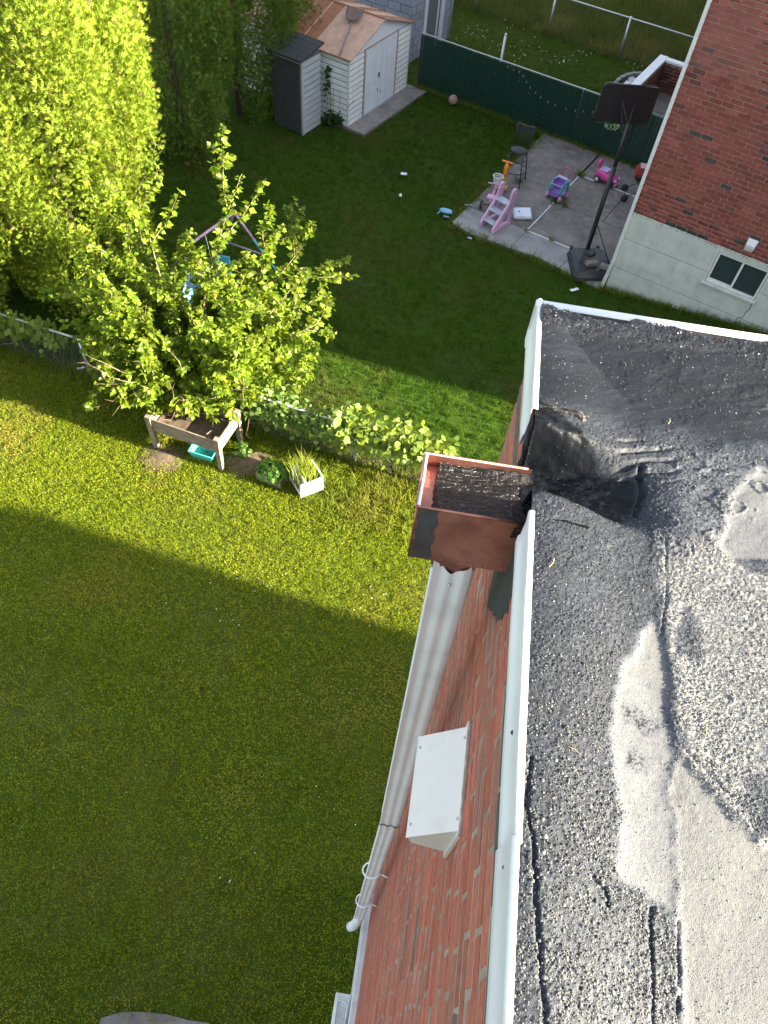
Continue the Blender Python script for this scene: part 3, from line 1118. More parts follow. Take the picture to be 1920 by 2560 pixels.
# tar filling the box, running up through the notch
txs = np.linspace(sx0 + 0.030, 0.268, 70)
tys = np.linspace(sy0 + 0.0045, sy1 - 0.0045, 44)
TX, TY = np.meshgrid(txs, tys, indexing='ij')
TX = TX + 0.030 * (fbm(TX * 20, TY * 22, 80) - 0.5) * (1 - smooth(sx0 + 0.03, sx0 + 0.10, TX)) * 2.2
TZ = 8.166 + 0.012 * smooth(sx0 + 0.03, 0.27, TX) + 0.009 * (fbm(TX * 18, TY * 30, 81) - 0.5) + 0.0015 * vnoise(TX / 0.006, TY / 0.006, 82) + 0.012 * smooth(0.045, 0.078, np.abs(TY - 1.043))
TZ = np.where(TX < sx0 + 0.034, TZ - 0.02, TZ)
n_, k_ = TX.shape
ii, jj = np.meshgrid(np.arange(n_ - 1), np.arange(k_ - 1), indexing='ij')
b0 = (ii * k_ + jj).ravel()
np_mesh('tar_lining', np.stack([TX, TY, TZ], -1).reshape(-1, 3), np.stack([b0, b0 + k_, b0 + k_ + 1, b0 + 1], 1), M['tar'], scup, smooth_=True)
MB().box(sx0 + 0.004, sx0 + 0.07, sy0 + 0.004, sy1 - 0.004, 8.06, 8.162).build('copper_floor', M['copper'], scup)
# flanks of the notch through the wall, covered with tar
for (ya, yb, s_) in ((0.918, 0.968, 1), (1.119, 1.235, -1)):
    XA, YA = np.meshgrid(np.linspace(0, 1, 60), np.linspace(0, 1, 56), indexing='ij')
    t_ = YA if s_ > 0 else 1 - YA                      # 0 at the roof edge, 1 at the channel floor
    px = 0.226 + 0.022 * (1 - t_) + (0.36 - 0.24) * XA
    px = px - 0.016 * (fbm(YA * 6 + 3, YA * 0 + 2.0, 91) - 0.4) * (1 - XA)
    py = ya + (yb - ya) * YA
    pz = 8.301 * (1 - t_) + 8.172 * t_ - 0.022 * np.sin(math.pi * t_) + 0.022 * (fbm(px * 10, py * 70 + px * 25, 92) - 0.5) + 0.008 * (fbm(px * 70, py * 110, 93) - 0.5) - 0.010 * (1 - t_) * XA
    pz = np.where(XA < 0.03, pz - 0.035, pz)
    n_, k_ = px.shape
    ii, jj = np.meshgrid(np.arange(n_ - 1), np.arange(k_ - 1), indexing='ij')
    b0 = (ii * k_ + jj).ravel()
    np_mesh('tar_flank', np.stack([px, py, pz], -1).reshape(-1, 3), np.stack([b0, b0 + k_, b0 + k_ + 1, b0 + 1], 1), M['tar'], scup, smooth_=True)
# black solder smear on the near face
b = MB()
pl = []
for i in range(12):
    pl.append((sx0 + 0.008 + 0.003 * math.sin(i * 2.1), szt - 0.004 - i * 0.0178))
for i in range(12):
    pl.append((sx0 + 0.052 + 0.004 * math.sin(i * 1.7), szt - 0.004 - (11 - i) * 0.0178))
vs_ = [(p[0], sy0 - 0.0016, p[1]) for p in pl] + [(p[0], sy0 - 0.0002, p[1]) for p in pl]
n_ = len(pl)
b.add(vs_, [tuple(range(n_)), tuple(range(2 * n_ - 1, n_ - 1, -1))] + [(i, (i + 1) % n_, n_ + (i + 1) % n_, n_ + i) for i in range(n_)])
b.build('solder_smear', M['tar_dull'], scup)
# funnel under the box
b = MB()
b.add([(0.062, 0.985, szb), (0.190, 0.985, szb), (0.190, 1.075, szb), (0.062, 1.075, szb), (0.085, 0.996, 7.86), (0.165, 0.996, 7.86), (0.165, 1.060, 7.86), (0.085, 1.060, 7.86)],
      [(0, 1, 5, 4), (1, 2, 6, 5), (2, 3, 7, 6), (3, 0, 4, 7)])
b.build('outlet', M['copper'], scup)

# cement smeared down the brick below the box
poly = [(0.99, 8.168), (0.93, 8.168), (0.905, 8.135), (0.868, 8.067), (0.850, 8.015), (0.875, 7.93), (0.905, 7.86), (0.96, 7.80), (1.03, 7.70), (1.085, 7.70), (1.109, 7.791), (1.14, 7.95), (1.13, 8.168)]
b = MB()
pp = []
for i in range(len(poly)):
    a, c = poly[i], poly[(i + 1) % len(poly)]
    for k in range(5):
        t_ = k / 5
        pp.append((a[0] * (1 - t_) + c[0] * t_ + random.uniform(-0.006, 0.006), a[1] * (1 - t_) + c[1] * t_ + random.uniform(-0.01, 0.01)))
n_ = len(pp)
cen = (1.0, 7.95)
b.add([(WV - 0.004, p[0], p[1]) for p in pp] + [(WV + 0.004, p[0], p[1]) for p in pp] + [(WV - 0.012, cen[0], cen[1])],
      [(i, (i + 1) % n_, 2 * n_) for i in range(n_)] + [(i, (i + 1) % n_, n_ + (i + 1) % n_, n_ + i) for i in range(n_)])
b.build('cement_smear', M['tar_dull'], own_house)

# ---- downspout: corrugated rectangular pipe
ds = root('downspout', 'white corrugated downspout running down the brick wall below the copper box', 'downspout', (0, 0, 0), RH)


def spout(z0, z1, c0, c1, w, d, topv=False):
    sec = []
    for k in range(13):                      # front face with ridges
        t_ = k / 12
        sec.append((-w / 2 + w * t_, -d / 2 - 0.0036 * math.cos(t_ * math.pi * 5)))
    for k in range(6):
        t_ = k / 5
        sec.append((w / 2 + 0.002 * math.cos(t_ * math.pi * 4), -d / 2 + 0.008 + (d - 0.016) * t_))
    for k in range(7):
        t_ = k / 6
        sec.append((w / 2 - w * t_, d / 2 + 0.003 * math.cos(t_ * math.pi * 4)))
    for k in range(6):
        t_ = k / 5
        sec.append((-w / 2 - 0.002 * math.cos(t_ * math.pi * 4), d / 2 - 0.008 - (d - 0.016) * t_))
    n_ = len(sec)
    rings = 10
    vs_, fs_ = [], []
    for i in range(rings + 1):
        t_ = i / rings
        z_ = z0 + (z1 - z0) * t_
        cx, cy = c0[0] + (c1[0] - c0[0]) * t_, c0[1] + (c1[1] - c0[1]) * t_
        for (a, q) in sec:
            zz = z_
            if topv and i == 0:
                zz = z_ - 0.055 * (1 - abs(a) / (w / 2)) * (1 if q < 0 else 0.3)
            vs_.append((cx + a, cy + q, zz))
    for i in range(rings):
        for k in range(n_):
            fs_.append((i * n_ + k, i * n_ + (k + 1) % n_, (i + 1) * n_ + (k + 1) % n_, (i + 1) * n_ + k))
    return MB().add(vs_, fs_)


spout(7.965, 5.22, (0.128, 1.024), (0.160, 1.024), 0.102, 0.074, True).build('pipe_length', M['vinyl'], ds, True, auto=50)
spout(5.27, 1.25, (0.159, 1.024), (0.140, 1.024), 0.090, 0.064).build('pipe_length', M['vinyl'], ds, True, auto=50)
for z_ in (7.86, 5.33):
    MB().sphere((0.129 + 0.03 * (z_ < 6), 0.985, z_), 0.0045, 8, 5).build('screw', M['metal_grey'], ds, True)
spout(5.245, 5.225, (0.160, 1.024), (0.160, 1.024), 0.106, 0.078).build('joint_ring', M['dark_metal'], ds, True)
b = MB()
b.tube([(0.138, 1.02, 1.30), (0.132, 1.0, 1.05), (0.10, 0.98, 0.86), (0.07, 0.97, 0.80)], [0.045, 0.047, 0.048, 0.046], 14)
b.build('outlet_elbow', M['vinyl'], ds, True)
for z_ in (3.75, 2.35):
    lp = [(0.15 + 0.065 * math.cos(a) - 0.012, 1.015 + 0.055 * math.sin(a), z_ + 0.03 * math.cos(a)) for a in np.linspace(0, 2 * math.pi, 17)[:-1]]
    st = MB().tube(lp, 0.006, 6, close=True)
    st.tube([(0.20, 1.0, z_), (WV, 0.98, z_ + 0.02)], 0.006, 6)
    st.build('strap', M['vinyl'], ds, True)

# ---- vent hood on the wall
vh = root('vent_hood', 'white sheet metal vent hood on the near brick wall beside the downspout', 'vent', (0, 0, 0), RH)
u0, u1 = 0.473, 0.745
zt, zb_ = 7.535, 7.375
vent_m = pmat('painted_vent', (0.555, 0.525, 0.50), 0.55, 0.05, 9, 0.15, 140, dirt=(0.40, 0.37, 0.35), dscale=9, damt=0.5)
b = MB()
b.add([(0.252, u0, zt), (0.252, u1, zt), (0.128, u1 + 0.004, zb_), (0.128, u0 - 0.004, zb_), (0.252, u0, zt - 0.003), (0.252, u1, zt - 0.003), (0.130, u1 + 0.004, zb_ - 0.004), (0.130, u0 - 0.004, zb_ - 0.004)],
      [(0, 1, 2, 3), (7, 6, 5, 4), (0, 3, 7, 4), (1, 5, 6, 2), (2, 6, 7, 3), (0, 4, 5, 1)])
b.build('hood_top', vent_m, vh)
for u_ in (u0, u1):
    MB().add([(0.252, u_ - 0.001, zt - 0.004), (0.132, u_ - 0.001, zb_ - 0.005), (0.150, u_ - 0.001, zb_ - 0.06), (0.252, u_ - 0.001, zb_ - 0.10),
              (0.252, u_ + 0.001, zt - 0.004), (0.132, u_ + 0.001, zb_ - 0.005), (0.150, u_ + 0.001, zb_ - 0.06), (0.252, u_ + 0.001, zb_ - 0.10)],
             [(0, 1, 2, 3), (7, 6, 5, 4), (0, 4, 5, 1), (1, 5, 6, 2), (2, 6, 7, 3), (3, 7, 4, 0)]).build('side_panel', vent_m, vh)
MB().box(0.2475, 0.2565, u0 - 0.012, u1 + 0.012, zb_ - 0.12, zt + 0.010).build('wall_flange', vent_m, vh)
for (a_, f_) in ((u0 + 0.03, 0.06), (u1 - 0.03, 0.06), (u0 + 0.03, 0.93), (u1 - 0.03, 0.93)):
    MB().sphere((0.252 - 0.124 * f_ - 0.001, a_, zt - 0.16 * f_ + 0.0008), 0.0038, 8, 5).build('screw', M['metal_grey'], vh, True)
MB().tube([(0.250, u0 + 0.004, zt + 0.0005), (0.249, (u0 + u1) / 2, zt + 0.0015), (0.250, u1 - 0.004, zt + 0.0005)], 0.0022, 6).build('folded_lip', vent_m, vh, True)
b = MB()
b.tube([(WV - 0.002, u0 - 0.014 + (u1 - u0 + 0.028) * i / 15, zt + 0.010 + random.uniform(-0.003, 0.003)) for i in range(16)], [random.uniform(0.004, 0.010) for i in range(16)], 7)
b.build('caulk', M['mortar'], vh, True)
b = MB()
for i in range(9):
    b.box(0.1285 + 0.0005, 0.1295, u1 - 0.006 - 0.004 * (i + 1), u1 - 0.008 - 0.004 * i, zb_ + 0.0012, zb_ + 0.0016 + 0.0006 * (i % 3))
b.build('stamp_mark', M['dark_metal'], vh)

# ---- weathered utility box low on the wall (bottom of the picture)
ub = root('utility_box', 'weathered white plastic utility box at the foot of the near wall', 'utility box', (0, 0, 0), RH)
b = MB().box(0.035, 0.197, -0.15, 0.40, 0.28, 0.62, ch=0.012)
b.build('housing', M['white_old'], ub)
b = MB().box(0.055, 0.185, -0.12, 0.36, 0.6205, 0.632, ch=0.004)
b.build('lid', M['white_old'], ub)
b = MB()
b.tube([(0.07, 0.33, 0.640), (0.165, 0.33, 0.640), (0.170, 0.30, 0.640), (0.170, -0.1, 0.640), (0.07, -0.1, 0.640), (0.062, 0.30, 0.640)], 0.008, 6, close=True)
b.build('raised_rim', M['white_old'], ub, True)
for i in range(7):
    MB().box(0.085, 0.155, -0.06 + i * 0.052, -0.03 + i * 0.052, 0.6325, 0.640).build('louvre_slat', M['metal_grey'], ub)
# concrete slab at the bottom
MB().prism([(-2.35, -1.6), (-0.9, -1.6), (-0.95, -0.02), (-1.25, 0.03), (-1.45, 0.035), (-1.7, 0.065), (-1.95, 0.06), (-2.15, 0.04), (-2.35, -0.03)], -0.1, 0.006).build('path', M['concrete'], None, kind='structure')

# ================================================================== NEIGHBOUR'S HOUSE (local x along its side wall, y back along its rear wall)
nh = root('neighbour_house', 'red brick house at the right with painted block foundation and basement window', 'house', (NO[0], NO[1], 0), RN)
NL, NW, NH = 15.65, 34.0, 8.3  # width stretched out of view so its shadow covers the meadow
MB().box(0.0, NL, 0.010, NW, 1.74, NH).build('wall', M['mortar_n'], nh)
MB().box(-0.15, NL + 0.15, -0.15, NW + 0.15, NH, NH + 0.18, ch=0.01).build('roof', pmat('roof_felt', (0.09, 0.09, 0.095), 0.8), nh)
# foundation: scored panels around a recessed core, window opening left free
w0, w1, wz0, wz1 = 1.76, 2.72, 0.985, 1.625
MB().box(0.004, w0, 0.012, 0.3, -0.3, 1.735).box(w1, NL, 0.012, 0.3, -0.3, 1.735).box(w0, w1, 0.012, 0.3, -0.3, wz0).box(w0, w1, 0.012, 0.3, wz1, 1.735).box(0.004, NL, 0.3, NW, -0.3, 1.735).build('foundation', pmat('joint_core', (0.22, 0.23, 0.21), 0.95), nh)  # grey core, darker than the panels, shows in the joints
for (z0, z1) in ((-0.3, 0.522), (0.536, 1.168), (1.182, 1.742)):
    edges = [-0.006, 1.12 if z0 > 0.5 and z0 < 1 else None, w0 - 0.07, w1 + 0.07, 5.2, 8.0, 11.0, NL]
    edges = [e for e in edges if e is not None]
    for a, c in zip(edges[:-1], edges[1:]):
        if abs(a - (w0 - 0.07)) < 1e-6:                 # bay with the window
            if z0 < 0:
                MB().box(a + 0.0, c, 0.0, 0.06, z0, z1, ch=0.006).build('panel', M['foundation'], nh)
            elif z0 < 1:
                MB().box(a, w0 - 0.012, 0.0, 0.06, z0, z1, ch=0.006).build('panel', M['foundation'], nh)
                MB().box(w1 + 0.012, c, 0.0, 0.06, z0, z1, ch=0.006).build('panel', M['foundation'], nh)
                MB().box(w0 - 0.012, w1 + 0.012, 0.001, 0.06, z0, wz0 - 0.02, ch=0.004).build('panel', M['foundation'], nh)
            else:
                MB().box(a, w0 - 0.012, 0.0, 0.06, z0, z1, ch=0.006).build('panel', M['foundation'], nh)
                MB().box(w1 + 0.012, c, 0.0, 0.06, z0, z1, ch=0.006).build('panel', M['foundation'], nh)
                MB().box(w0 - 0.012, w1 + 0.012, 0.001, 0.06, wz1 + 0.006, z1, ch=0.004).build('panel', M['foundation'], nh)
            continue
        MB().box(a + (0.0 if a < 0 else 0.001), c - 0.001, 0.0, 0.06, z0, z1, ch=0.006).build('panel', M['foundation'], nh)
# hairline crack below the window and flaking mortar along the top of the foundation
b = MB()
pts = [(2.72, -0.0012, 0.93), (2.74, -0.0012, 0.80), (2.70, -0.0012, 0.70), (2.71, -0.0012, 0.6), (2.63, -0.0012, 0.53), (2.60, -0.0012, 0.42)]
b.tube(pts, [0.007, 0.006, 0.006, 0.005, 0.006, 0.004], 4)
b.build('crack', M['dark_metal'], nh)
sc = Scat()
npz = 420
xx = rng.uniform(0, 4.5, npz)
p = np.stack([xx, np.full(npz, -0.002), 1.735 - np.abs(rng.normal(0, 0.025, npz))], 1)
cols = np.where(rng.random(npz)[:, None] < 0.45, np.array([[0.10, 0.10, 0.10]]), np.array([[0.55, 0.56, 0.55]]))
sc.put([(1, 0, 0), (0, -0.3, 1), (-1, 0, 0.2), (0.1, 0, -0.8)], [(0, 1, 2), (0, 2, 3)], p, rotz_mats(np.zeros(npz), rng.uniform(0.004, 0.014, npz)), cols)
sc.build('flaking_mortar', M['brick_attr'], nh, kind='stuff')
# bricks
items = []
NCH, NBL = 0.0815, 0.2115
j = 0
z = 1.742
while z + NCH < NH:
    zc = z + NCH / 2
    x = 0.0
    first = True
    while x < 6.5:
        ln = (0.0985 if (first and j % 2) else 0.2)
        first = False
        r = random.random()
        k = random.uniform(0.78, 1.18)
        col = (0.205 * k, 0.057 * k, 0.046 * k)
        if r < 0.030:
            col = (0.060, 0.050, 0.046)
        elif r < 0.10:
            col = (0.13 * k, 0.050 * k, 0.042 * k)
        elif r < 0.2:
            col = (0.235 * k, 0.068 * k, 0.053 * k)
        if j == 0 and 0.6 < x < 1.45:
            col = (0.045, 0.040, 0.036)
        if z > 4.3:                       # paler upper courses
            col = tuple(0.75 * c_ + 0.25 * d_ for c_, d_ in zip(col, (0.30, 0.12, 0.105)))
        items.append(((x + ln / 2, 0.045 + random.uniform(-0.0025, 0.0025), zc), (0.092, ln, 0.0705 + random.uniform(-0.002, 0.002)), col))
        x += ln + 0.0115
    z += NCH
    j += 1
PW = np.array([NB(q[0][0], q[0][1], q[0][2])[:] for q in items])
vis = in_view(PW, 0.0)
dist = np.linalg.norm(PW - np.array([0, 0, CAM_H]), axis=1)
order = np.argsort(np.where(vis, dist, dist + 100))
lay_bricks(nh, [items[i] for i in order], R(90), 300)
# rear wall bricks in one piece near the corner
items = []
for j in range(int((NH - 1.742) / NCH)):
    zc = 1.742 + NCH * (j + 0.5)
    x = 0.10 if j % 2 == 0 else 0.205
    while x < 5:
        items.append(((0.045, x + 0.1, zc), (0.092, 0.2, 0.0705), (0.235 * random.uniform(0.8, 1.15), 0.08, 0.062)))
        x += NBL
lay_bricks(nh, items, 0.0, 0)
# corner downspout
b = MB()
b.box(-0.062, -0.004, -0.052, 0.012, 0.60, NH, ch=0.004)
b.build('rain_pipe', M['white'], nh)
b = MB().add([(-0.062, -0.052, 0.62), (-0.004, -0.052, 0.62), (-0.004, 0.012, 0.62), (-0.062, 0.012, 0.62), (-0.11, -0.065, 0.02), (-0.035, -0.065, 0.02), (-0.035, 0.02, 0.02), (-0.11, 0.02, 0.02)],
         [(0, 1, 5, 4), (1, 2, 6, 5), (2, 3, 7, 6), (3, 0, 4, 7), (0, 3, 2, 1), (4, 5, 6, 7)])
b.build('rain_pipe_foot', M['white_old'], nh)
MB().box(-0.066, -0.0, -0.056, 0.016, 0.60, 0.64).build('joint_ring', M['white_old'], nh)
# window
win = bpy.data.objects.new('window', None)
COL.objects.link(win)
win.parent = nh
win.location = (0, 0.055, 0)
fr = pmat('aluminium_frame', (0.62, 0.62, 0.60), 0.4, 0.08, 8, 0.05)
f0 = MB()
for (a, c, z0, z1) in ((w0 - 0.004, w0 + 0.036, wz0, wz1), (w1 - 0.036, w1 + 0.004, wz0, wz1), (w0 + 0.036, w1 - 0.036, wz0, wz0 + 0.04), (w0 + 0.036, w1 - 0.036, wz1 - 0.04, wz1)):
    f0.box(a, c, -0.035, 0.03, z0, z1, ch=0.004)
f0.build('frame', fr, win)
mc = (w0 + w1) / 2
MB().box(mc - 0.02, mc + 0.02, -0.03, 0.012, wz0 + 0.04, wz1 - 0.04, ch=0.003).build('mullion', fr, win)
MB().box(w0 + 0.036, mc - 0.02, 0.012, 0.018, wz0 + 0.04, wz1 - 0.04).build('pane', M['glass'], win)
MB().box(mc + 0.02, w1 - 0.036, 0.002, 0.008, wz0 + 0.04, wz1 - 0.04).build('pane', M['glass'], win)
MB().box(w0 + 0.036, mc - 0.02, -0.012, 0.010, wz0 + 0.0405, wz0 + 0.075, ch=0.003).build('sash_rail', fr, win)
cm = pmat('grey_curtain', (0.10, 0.13, 0.13), 0.8, 0.3, 5, 0)
b = MB()
vs_, fs_ = [], []
for i in range(41):
    x_ = w0 + 0.04 + (w1 - w0 - 0.08) * i / 40
    y_ = 0.05 + 0.012 * math.sin(i * 1.1)
    vs_ += [(x_, y_, wz0), (x_, y_, wz1)]
for i in range(40):
    if 18 < i < 22:
        continue
    fs_.append((2 * i, 2 * i + 2, 2 * i + 3, 2 * i + 1))
b.add(vs_, fs_).build('curtain', cm, win, True)
MB().box(w0 - 0.06, w1 + 0.05, -0.105, -0.02, wz0 - 0.045, wz0 - 0.002, ch=0.006).build('sill', M['foundation'], win)
# grilled vent cap
vc = bpy.data.objects.new('vent_cap', None)
COL.objects.link(vc)
vc.parent = nh
vc.location = (2.20, 0.0, 1.88)
MB().add([(-0.09, 0, 0.20), (0.09, 0, 0.20), (0.075, -0.12, 0.13), (-0.075, -0.12, 0.13), (-0.085, 0, 0.02), (0.085, 0, 0.02), (0.07, -0.11, 0.03), (-0.07, -0.11, 0.03)],
         [(0, 1, 2, 3), (4, 7, 6, 5), (0, 3, 7, 4), (1, 5, 6, 2), (3, 2, 6, 7), (0, 4, 5, 1)]).build('cap', M['white'], vc)
for i in range(8):
    MB().box(-0.072 + i * 0.019, -0.063 + i * 0.019, -0.124, -0.112, 0.026, 0.10).build('grille_bar', M['white_old'], vc)
for i in range(4):
    MB().box(-0.075, 0.073, -0.127, -0.1245, 0.03 + i * 0.018, 0.036 + i * 0.018).build('grille_bar', M['white_old'], vc)

# ------------------------------------------------------------------ patio behind the neighbour's house
pt = bpy.data.objects.new('patio', None)
COL.objects.link(pt)
pt.location = (NO[0], NO[1], 0)
pt.rotation_euler = (0, 0, RN)
pt['kind'] = 'structure'


def slab(poly, mat, z=0.03, name='slab'):
    MB().prism(poly, -0.12, z).build(name, mat, pt)


slab([(-3.72, -0.02), (-3.3, -0.14), (-2.6, -0.10), (-2.235, -0.07), (-2.235, 0.745), (-3.735, 0.745)], M['concrete_pale'], 0.030)
slab([(-2.225, -0.07), (-1.6, 0.02), (-1.05, -0.05), (-1.05, 0.745), (-2.225, 0.745)], M['concrete_pale'], 0.032)
slab([(-1.04, -0.05), (-0.1, -0.12), (-0.0, 0.55), (-0.0, 0.745), (-1.04, 0.745)], M['concrete_pale'], 0.029)
slab([(-3.735, 0.755), (-2.255, 0.755), (-2.255, 4.92), (-3.80, 4.92)], M['concrete'], 0.031)
slab([(-2.205, 0.755), (-0.0, 0.755), (-0.0, 2.185), (-2.205, 2.185)], M['concrete'], 0.028)
slab([(-2.205, 2.20), (-1.0, 2.20), (-1.0, 3.64), (-2.205, 3.64)], M['concrete'], 0.029)
slab([(-0.985, 2.20), (0.0, 2.20), (0.0, 3.64), (-0.985, 3.64)], M['concrete'], 0.0275)
slab([(-2.205, 3.655), (0.0, 3.655), (0.0, 4.92), (-2.205, 4.92)], M['concrete'], 0.030)
line_m = pmat('white_line_paint', (0.72, 0.73, 0.74), 0.8, 0.1, 20, 0.2, 80, dirt=(0.3, 0.3, 0.3), dscale=14, damt=0.6)


def line(x0, y0, x1, y1, w=0.026):
    d = Vector((x1 - x0, y1 - y0, 0))
    L = d.length
    MB().box(0, L, -w / 2, w / 2, 0.02, 0.0365, M=T(x0, y0, 0, math.atan2(d.y, d.x))).build('painted_line', line_m, pt)


line(-2.23, 0.80, -2.23, 2.02)
line(-2.23, 2.08, -2.23, 2.16)
line(-2.23, 2.35, -2.23, 3.58)
line(-2.20, 0.755, -1.13, 0.755)
line(-2.13, 3.66, -1.75, 3.66)
line(-1.38, 3.66, -0.05, 3.66)

# sunken yard beyond the green fence: low brick wall with white coping
yw = root('retaining_wall', 'low brick yard wall with white coping beyond the green fence', 'wall', (NO[0], NO[1], 0), RN)
MB().box(-2.56, -2.44, 5.6, 9.44, -0.1, 0.735).box(-2.44, -0.0, 9.32, 9.44, -0.1, 0.735).build('core', M['mortar_n'], yw)
its = []
for j in range(9):
    zc = 0.0 + 0.0815 * (j + 0.5)
    x = 5.65 + 0.1 * (j % 2)
    while x < 9.3:
        k = random.uniform(0.7, 1.1)
        its.append(((-2.405, x + 0.1, zc), (0.092, 0.2, 0.0705), (0.17 * k, 0.075 * k, 0.06 * k)))
        x += NBL
lay_bricks(yw, its, R(180), 0)
its = []
for j in range(9):
    zc = 0.0815 * (j + 0.5)
    x = -2.4 + 0.1 * (j % 2)
    while x < -0.2:
        k = random.uniform(0.7, 1.1)
        its.append(((x + 0.1, 9.285, zc), (0.092, 0.2, 0.0705), (0.17 * k, 0.075 * k, 0.06 * k)))
        x += NBL
lay_bricks(yw, its, R(90), 0)
cop = pmat('white_coping', (0.66, 0.67, 0.69), 0.7, 0.1, 9, 0.3, 70, dirt=(0.3, 0.3, 0.3), dscale=9, damt=0.6)
for k in range(4):
    MB().box(-2.62, -2.38, 5.6 + k * 0.99, 5.6 + k * 0.99 + 0.98, 0.735, 0.80, ch=0.008).build('coping', cop, yw)
for k in range(2):
    MB().box(-2.378 + k * 1.19, -2.378 + (k + 1) * 1.19 - 0.01, 9.30, 9.52, 0.735, 0.798, ch=0.008).build('coping', cop, yw)
MB().box(-2.44, 0.0, 5.2, 9.32, -0.2, 0.02).build('yard_floor', M['concrete'], None, kind='structure').matrix_world = T(NO[0], NO[1], 0, RN)
# green stacked planters in that yard
gp = root('stacked_planter', 'green tiered plastic planter partly hidden behind the brick house corner', 'planter', NB(-1.42, 8.45, 0.02), RN)
gm = plastic('green_plastic', (0.03, 0.22, 0.09))
for i in range(4):
    MB().lathe([(0.12, 0), (0.21 - 0.02 * i, 0.14), (0.22 - 0.02 * i, 0.16), (0.20 - 0.02 * i, 0.16), (0.10, 0.06)], 12, T(0, 0, 0.15 * i)).build('tier', gm, gp, True)
# curved stone edging with a bed
ed = root('stone_edging', 'curved pale stone edging of a small bed outside the brick yard wall', 'edging', NB(-3.0, 9.0), RN)
for i in range(9):
    a = R(95 + i * 17)
    MB().box(-0.11, 0.11, -0.05, 0.05, -0.05, 0.10, T(0.62 * math.cos(a) + 0.2, 0.95 * math.sin(a), 0, a + R(90)), ch=0.015).build('stone', M['concrete_pale'], ed)
MB().sphere((0.15, 0, -0.02), 0.55, 14, 8, sq=(0.9, 1.5, 0.16)).build('bed_soil', M['soil'], ed, True)
fm = pmat('grey_plastic_film', (0.38, 0.40, 0.43), 0.35, 0.3, 14, 0.6, 30)
g = MB()
vs_, fs_ = [], []
for i in range(13):
    for j in range(13):
        a, c = -0.32 + 0.055 * i, -0.5 + 0.075 * j
        vs_.append((a + 0.1, c, 0.09 + 0.05 * random.random() - 0.10 * ((i - 6) / 6) ** 2 * 0.4))
for i in range(12):
    for j in range(12):
        if random.random() < 0.9:
            fs_.append((i * 13 + j, (i + 1) * 13 + j, (i + 1) * 13 + j + 1, i * 13 + j + 1))
g.add(vs_, fs_).build('plastic_film', fm, ed)

# ------------------------------------------------------------------ chain-link helper
def chain_mesh(x0, x1, z0, z1, pitch=0.07, w=0.0022, y=0.0):
    """diamond wire between x0..x1, z0..z1 in the XZ plane"""
    b_ = MB()
    hgt = z1 - z0
    n0 = int((x1 - x0 + hgt) / pitch)
    for s_ in (1, -1):
        for i in range(-2, n0 + 2):
            xa = x0 + i * pitch - (hgt if s_ > 0 else 0)
            pa, pb = [xa, z0], [xa + hgt, z1]
            if s_ < 0:
                pa, pb = [xa + hgt, z0], [xa, z1]
            lo, hi = sorted((pa, pb))
            if hi[0] < x0 or lo[0] > x1:
                continue
            def clip(q):
                t_ = min(max(q[0], x0), x1)
                f_ = (t_ - lo[0]) / (hi[0] - lo[0])
                return (t_, lo[1] + f_ * (hi[1] - lo[1]))
            l2, h2 = clip(lo), clip(hi)
            b_.tube([(l2[0], y + 0.002 * s_, l2[1]), (h2[0], y + 0.002 * s_, h2[1])], w, 3, cap=False)
    return b_


# green slatted chain-link fence across the back of the yard
gf = root('green_slat_fence', 'dark green slatted chain link fence across the back of the yard', 'fence', NB(-7.72, 5.0), RN)
FL, FH = 7.7, 1.30
gsl = attr_mat('green_slats', 0.5, 0.4, var=0.2, scale=6)
sc = Scat()
ns = int(FL / 0.066)
tv = [(-0.031, 0, 0), (0.031, 0, 0), (0.031, 0, 1), (-0.031, 0, 1), (0, -0.004, 0), (0, -0.004, 1)]
tf = [(0, 4, 5), (0, 5, 3), (4, 1, 2), (4, 2, 5)]
for i in range(ns):
    pz = np.array([[0.03 + i * 0.066, 0.0, 0.02]])
    mm = np.array([[[1, 0, random.uniform(-0.004, 0.004)], [0, 1, random.uniform(-0.004, 0.004)], [0, 0, FH - 0.05 + random.uniform(-0.02, 0.012)]]])
    k = random.uniform(0.88, 1.1)
    sc.put(tv, tf, pz, mm, np.array([[0.005 * k, 0.032 * k, 0.024 * k]]))
sc.build('slats', gsl, gf, kind='stuff')
chain_mesh(0, FL, 0.02, FH, 0.066, 0.0026, -0.012).build('wire_mesh', pmat('green_wire', (0.012, 0.060, 0.042), 0.45), gf, kind='stuff')
b = MB()
for i in range(int(FL / 0.033)):
    b.tube([(i * 0.033, -0.012, FH - 0.01), (i * 0.033 + (0.012 if i % 2 else -0.012), -0.012, FH + 0.028)], 0.0032, 3)
b.build('wire_ends', M['metal_grey'], gf, kind='stuff')
MB().tube([(0, 0.02, FH - 0.005), (FL, 0.02, FH - 0.005)], 0.016, 8).build('top_rail', M['metal_grey'], gf, True)
for x_ in (0.03, 4.6, 7.6):
    MB().tube([(x_, 0.045, -0.1), (x_, 0.045, FH)], 0.024, 8).build('post', M['metal_grey'], gf, True)
MB().tube([(2.30, 0.07, -0.1), (2.30, 0.07, 1.84)], 0.032, 10).lathe([(0.036, 0), (0.036, 0.02), (0.012, 0.05)], 10, T(2.30, 0.07, 1.84)).build('post', M['metal_grey'], gf, True)
